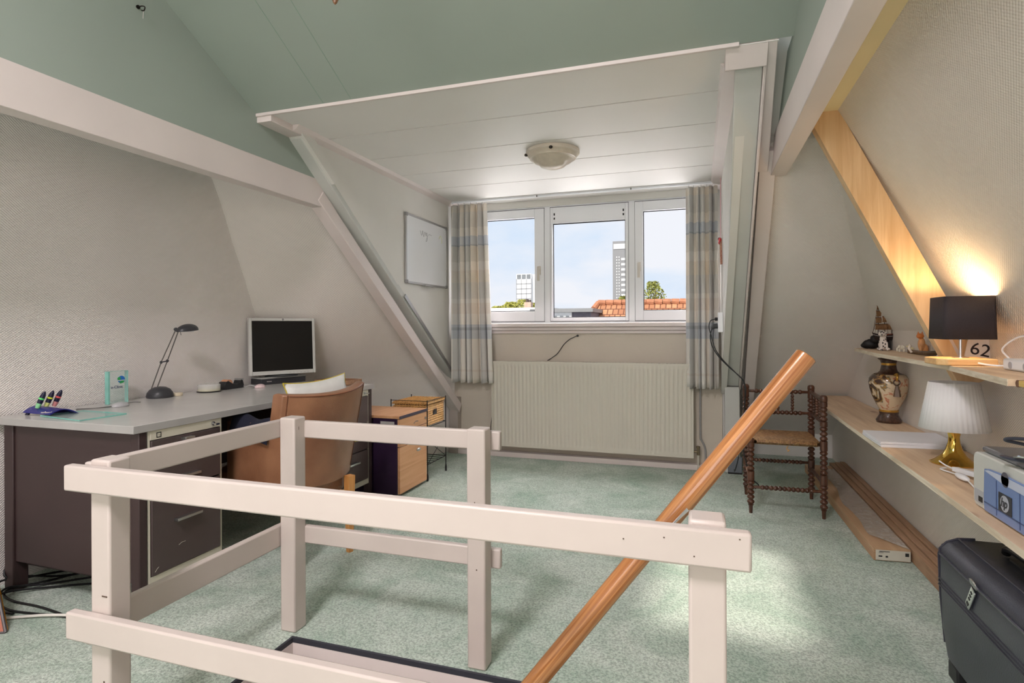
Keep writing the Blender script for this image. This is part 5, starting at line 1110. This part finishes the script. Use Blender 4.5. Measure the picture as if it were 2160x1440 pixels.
MB().grid(lambda u, v: Vector((.945 - .10 * v * (.9 + .35 * math.sin(3.2 * u + .6) + .10 * math.sin(17 * u)) * (1 if u > .1 else u * 10), 3.17 + 1.6 * u, .0615 + .004 * abs(math.sin(23 * u + 9 * v)) )), 60, 8, (0, 0, .0006)).build('torn_wrap', FOIL, t, smooth=True)

# ================================================================== FLOOR CABLES, LEFT EDGE
o = thing('power_cables', 'tangle of black cables around the back leg of the desk', 'cable', (-2.75, 1.7, 0))
rnd = random.Random(11); cb = MB()
paths = [[(-2.60, 2.10, .006), (-2.70, 1.92, .006), (-2.76, 1.78, .008), (-2.80, 1.66, .02), (-2.79, 1.62, .012), (-2.70, 1.60, .006), (-2.56, 1.60, .006), (-2.44, 1.59, .006), (-2.33, 1.575, .006), (-2.20, 1.555, .006), (-2.05, 1.50, .006)],
         [(-2.45, 2.02, .006), (-2.62, 1.86, .006), (-2.74, 1.74, .010), (-2.80, 1.64, .03), (-2.76, 1.58, .010), (-2.64, 1.545, .006), (-2.50, 1.555, .006), (-2.36, 1.575, .006), (-2.22, 1.54, .006), (-2.05, 1.47, .006)],
         [(-2.50, 2.20, .006), (-2.62, 2.00, .006), (-2.75, 1.84, .006), (-2.82, 1.70, .05), (-2.86, 1.62, .04), (-2.78, 1.56, .008), (-2.68, 1.52, .006), (-2.58, 1.53, .006)],
         [(-2.66, 2.20, .006), (-2.74, 2.0, .006), (-2.80, 1.82, .02), (-2.84, 1.66, .06), (-2.88, 1.70, .14), (-2.885, 1.74, .30)],
         [(-2.42, 1.88, .006), (-2.58, 1.80, .006), (-2.72, 1.70, .012), (-2.78, 1.63, .02), (-2.80, 1.55, .010), (-2.74, 1.46, .006), (-2.66, 1.40, .006)]]
for p in paths: cb.tube(bez(p), .0045, 7)
cb.build('cord', BLACK, o, smooth=True)
o = MB().tube(bez([(-2.66, 1.44, .006), (-2.56, 1.50, .006), (-2.42, 1.555, .0125), (-2.28, 1.585, .0125), (-2.10, 1.565, .006), (-1.90, 1.52, .006), (-1.75, 1.50, .006), (-1.62, 1.52, .006), (-1.52, 1.565, .006), (-1.46, 1.60, .010), (-1.425, 1.615, .014), (-1.402, 1.625, -.01), (-1.400, 1.628, -.08), (-1.402, 1.63, -.4), (-1.402, 1.63, -1.0)]), .0052, 9).build('white_cable', mat('white cable sheath', (226, 222, 214), .45), smooth=True)
tag(o, 'white cable crossing the carpet and dropping into the stair opening', 'cable')
t = thing('stained_glass_lantern', 'leaded orange and amber glass panel standing at the left edge', 'lantern', (-2.52, 1.34, 0))
def tri(a, k): return None
c0 = Vector((-2.455, 1.43, .004)); c1 = Vector((-2.62, 1.30, .004)); tp = Vector((-2.62, 1.46, .36)); tq = Vector((-2.74, 1.36, .36))
MB().hexa([c0, c1, c1 + Vector((-.012, .016, 0)), c0 + Vector((-.012, .016, 0))], [tp, tq, tq + Vector((-.012, .016, 0)), tp + Vector((-.012, .016, 0))]).build('glass_panel', mat('amber glass', (176, 116, 40), .2, var=.25, vs=12), t)
for k in (0, .22, .62, 1.0):
    a, b = c0.lerp(tp, k), c1.lerp(tq, k); MB().tube([a, b], .0045, 7).build('lead_strip', mat('grey lead', (110, 106, 108), .4, .6), t)
MB().tube([c0, tp], .0055, 7).tube([c1, tq], .0055, 7).build('lead_strip', mat('grey lead', (110, 106, 108), .4, .6), t)
MB().hexa([c0 + Vector((.001, -.001, .003)), c1 + Vector((.001, -.001, .003)), c1, c0], [c0.lerp(tp, .2) + Vector((.001, -.001, 0)), c1.lerp(tq, .2) + Vector((.001, -.001, 0)), c1.lerp(tq, .2), c0.lerp(tp, .2)]).build('lower_glass', mat('rust orange glass', (160, 74, 34), .2, var=.1), t)
o = MB().ell((.38, 1.98, .003), (.010, .006, .003), 8).ell((.392, 1.985, .002), (.008, .004, .002), 8).build('dry_leaf', mat('dry brown leaf', (96, 66, 40), .8)); tag(o, 'tiny dry brown leaf scrap on the carpet near the black case', 'leaf')

# ================================================================== OUTSIDE
def rayxy(x, Y):  # bearing helper: world X at depth Y for an image column
    u = (x - 1080) / FPX; dx = Fv.x + Rv.x * u; dy = Fv.y + Rv.y * u; return dx / dy * Y
def hz(y, X, Y):
    return 1.13 - (y - 691) / FPX * (Fv.x * X + Fv.y * Y)
struct(MB().box(-260, 160, 7, 330, -9.2, -9).build('ground_street', mat('grey street', (130, 130, 126), .9)))
# tall tower, right
Y = 190; xa, xb = rayxy(1293, Y), rayxy(1336, Y)
t = thing('office_tower', 'tall grey office tower standing far off behind the orange roofs', 'tower', ((xa + xb) / 2, Y + 8, -9))
zt = hz(512, xa, Y); TG = mat('mid grey cladding', (148, 148, 150), .7, var=.02)  # plain grey base colour of the facade
xm = xa + (xb - xa) * .42
MB().box(xa, xb, Y, Y + 16, -9, zt).build('facade', TG, t)
MB().box(xa + .3, xb, Y - .15, Y, zt - 2.6, zt - .9).build('crown_band', mat('white band', (215, 215, 215), .6), t)
wd = MB(); nrow = 24
for k in range(nrow):
    z = zt - 5.5 - k * .95
    for j in range(2): wd.box(xa + 1.2 + j * .75, xa + 1.5 + j * .75, Y - .1, Y, z, z + .45)
wd.build('small_window', mat('white window', (225, 225, 225), .5), t)
wd = MB()
for k in range(14): wd.box(xm, xb, Y - .12, Y, zt - 6.4 - k * 1.7, zt - 5.6 - k * 1.7)
wd.build('window_band', mat('white window band', (222, 222, 222), .5), t)
# lower white block, left
Y = 120; xa, xb, xc = rayxy(1090, Y), rayxy(1121, Y), rayxy(1131, Y)
t = thing('white_building', 'distant white block with dark top storey behind the left trees', 'building', ((xa + xb) / 2, Y + 4, -9)); zt = hz(580, xa, Y)
MB().box(xa, xb, Y, Y + 8, -9, zt).box(xb, xc, Y + .6, Y + 8, -9, zt - .1).build('facade', mat('white cladding', (244, 244, 244), .6, var=.01), t)
st = MB()
for k in range(3): st.box(xa + .15 + k * (xb - xa) / 3.05, xa - .12 + (k + 1) * (xb - xa) / 3.05, Y - .1, Y, zt - 1.05, zt - .15)
st.build('top_window', mat('grey top glazing', (134, 138, 142), .4, var=.2, vs=2), t)
ln = MB()
for k in range(4): ln.box(xa, xb, Y - .08, Y, zt - 2.2 - k * 1.1, zt - 2.1 - k * 1.1)
for k in range(4): ln.box(xa + k * (xb - xa) / 3 - .04, xa + k * (xb - xa) / 3 + .04, Y - .08, Y, -9, zt - 1.1)
ln.build('joint_line', mat('grey joint', (150, 150, 154), .6), t)
# neighbour with flat dormer and tiled roofs
Y = 24.0
TILE = mat('orange cap tiles', (184, 124, 92), .8, var=.18, vs=5)  # own orange tone of the ridge and hip tiles
TILEM, nt, P = base_mat('pan tiles'); br = N(nt, 'ShaderNodeTexBrick', Scale=1.0); br.inputs['Brick Width'].default_value = .22; br.inputs['Row Height'].default_value = .30; br.inputs['Mortar Size'].default_value = .02
br.inputs['Color1'].default_value = lin((196, 146, 108)); br.inputs['Color2'].default_value = lin((172, 116, 84)); br.inputs['Mortar'].default_value = lin((112, 66, 48)); nt.links.new(coords(nt), br.inputs['Vector']); nt.links.new(br.outputs['Color'], P.inputs['Base Color']); P.inputs['Roughness'].default_value = .85
x0, x1, x2 = rayxy(1262, Y), rayxy(1340, Y), rayxy(1560, Y)
zr = hz(647, x0, Y)
t = thing('tiled_house', 'neighbouring house with orange tiled roof and skylight beyond the window', 'house', ((x0 + x2) / 2, Y, -9))
rb = Vector((0, -3.0, -2.4))
MB().prism([(rayxy(1262, Y), Y, zr), (x2 + 2, Y, zr), (x2 + 2, Y - 3.4, zr - 2.6), (rayxy(1215, Y) - .3, Y - 3.4, zr - 2.6)], (0, .08, .12)).build('roof', TILEM, t)
MB().prism([(rayxy(1262, Y), Y, zr), (x2 + 2, Y, zr), (x2 + 2, Y + 3.4, zr - 2.6), (rayxy(1262, Y), Y + 3.4, zr - 2.6)], (0, -.02, .1)).build('roof', TILEM, t)
k = MB()
for i in range(34): k.tube([(x0 + i * .33, Y, zr + .13), (x0 + i * .33 + .31, Y, zr + .10)], [.11, .13], 8)
k.build('ridge_tile', TILE, t, smooth=True)
k = MB()
for i in range(9): a = Vector((x0, Y, zr + .12)).lerp(Vector((rayxy(1215, Y) - .3, Y - 3.4, zr - 2.5)), i / 9); b = Vector((x0, Y, zr + .12)).lerp(Vector((rayxy(1215, Y) - .3, Y - 3.4, zr - 2.5)), (i + .95) / 9); k.tube([a, b], [.10, .12], 8)
k.build('hip_tile', TILE, t, smooth=True)
sk = Vector((rayxy(1288, Y - 1.0), Y - 1.0, zr - 2.6 / 3.4 * 1.0 + .12))
e1 = Vector((0, -.8, -.61))
MB().prism([sk, sk + Vector((.55, 0, 0)), sk + Vector((.55, 0, 0)) + e1, sk + e1], (0, -.04, .06)).build('skylight', mat('pale blue skylight', (196, 212, 234), .2), t)
MB().box(rayxy(1225, Y), x2 + 2, Y - 3.3, Y + 3.3, -9, zr - 2.6).build('wall', mat('brick brown', (160, 120, 100), .9), t)
Y2 = 21.5; xa, xb, xc = rayxy(1120, Y2), rayxy(1206, Y2), rayxy(1252, Y2); zt = hz(653, xb, Y2)
t = thing('flat_roof_dormer', 'flat-roofed dormer house with slate side and white windows outside', 'house', ((xa + xb) / 2, Y2 + 2, -9))
MB().box(xa, xc, Y2 - .15, Y2 + 3, zt - .14, zt).build('roof_edge', mat('grey zinc edge', (142, 142, 142), .5), t)
MB().box(xa, xb, Y2, Y2 + 2.8, -9, zt - .145).build('front_wall', mat('white front', (240, 240, 238), .6), t)
MB().box(xb, xc - .1, Y2 + .05, Y2 + 2.8, -9, zt - .145).build('side_wall', mat('slate shingles', (108, 104, 112), .7, var=.15, vs=9), t)
wd = MB()
for x in (1168, 1181.5, 1194): wd.box(rayxy(x, Y2), rayxy(x + 6.5, Y2), Y2 - .03, Y2, zt - .56, zt - .27)
wd.build('window', mat('dark grey glass', (128, 132, 136), .3), t)
Y3 = 30; t = thing('white_parapet', 'white flat roof edge below the trees seen through the left window', 'roof edge', (rayxy(1080, Y3), Y3, -9))
MB().box(rayxy(900, Y3), rayxy(1160, Y3), Y3, Y3 + 4, -9, hz(651, rayxy(1080, Y3), Y3)).build('parapet', mat('white parapet', (246, 246, 246), .6), t)
cx = rayxy(1113, Y3 + 5); zc = hz(653, cx, Y3 + 5)
t = thing('chimney', 'small brick chimney in front of the yellow-green trees', 'chimney', (cx, Y3 + 5, -9))
MB().box(cx - .22, cx + .22, Y3 + 5, Y3 + 5.5, -9, zc + .42).build('stack', mat('pale brick', (206, 178, 160), .9, var=.15, vs=6), t)
MB().box(cx - .16, cx - .02, Y3 + 5.1, Y3 + 5.3, zc + .42, zc + .62).box(cx + .04, cx + .16, Y3 + 5.1, Y3 + 5.3, zc + .42, zc + .58).build('chimney_pot', mat('dark pot', (96, 84, 78), .8), t)
LEAF = [mat('yellow green leaves', (186, 184, 96), .8, var=.3, vs=3), mat('olive leaves', (158, 162, 88), .8, var=.3, vs=3)]
def tree(label, cx, cy, zb, zt_, w_, n, lm, seed, trunk=True):
    t = thing('tree', label, 'tree', (cx, cy, -9), None, None); rnd = random.Random(seed); m = MB()
    for k in range(n):
        a = rnd.uniform(0, 2 * PI); r = w_ * math.sqrt(rnd.random()); hh = rnd.random() ** .8; r *= (1 - .75 * hh ** 1.5)
        p = Vector((cx + r * math.cos(a), cy + r * math.sin(a) * .6, zb + (zt_ - zb) * hh)); s_ = rnd.uniform(.05, .11) * lm[1]
        d1 = Vector((rnd.uniform(-1, 1), rnd.uniform(-1, 1), rnd.uniform(-1, 1))).normalized() * s_; d2 = d1.cross(Vector((rnd.uniform(-1, 1), rnd.uniform(-1, 1), .4))).normalized() * s_ * .6
        m.add([p - d1, p + d2, p + d1, p - d2], [[0, 1, 2, 3]])
    m.build('foliage', lm[0], t)
    b = MB().tube([(cx, cy, -9), (cx, cy, zb)], [.28, .14], 8)
    for k in range(12):
        a = rnd.uniform(0, 2 * PI); b.tube([(cx, cy, zb - .3), (cx + w_ * .5 * math.cos(a), cy + w_ * .3 * math.sin(a), zb + (zt_ - zb) * rnd.uniform(.3, .85))], [.06, .012], 5)
    b.build('trunk', mat('grey bark', (120, 106, 88), .9), t)
for i, (px, top, w_, lb_) in enumerate(((1050, 648, 1.5, 'small pale tree at the far left of the window view'), (1078, 639, 1.5, 'round yellow-green tree left of the white building'), (1104, 634, 1.6, 'yellow-green tree directly in front of the distant white building'), (1124, 641, 1.0, 'small yellow-green tree right of the chimney'))):
    cy = 42 + 7 * i; w_ *= cy / 44; cx = rayxy(px, cy); tree(lb_, cx, cy, hz(662, cx, cy) - .6, hz(top, cx, cy), w_, 1500, (LEAF[0], 1.1), 20 + i)
cy = 30; cx = rayxy(1378, cy); tree('leafy olive-green tree rising above the orange ridge at right', cx, cy, hz(655, cx, cy) - .4, hz(597, cx, cy), 1.0, 1000, (LEAF[1], .8), 31)
cx = rayxy(1314, cy); tree('small leafy tree in front of the tall grey tower', cx, cy, hz(655, cx, cy) - .4, hz(628, cx, cy), .65, 420, (LEAF[1], .9), 32)
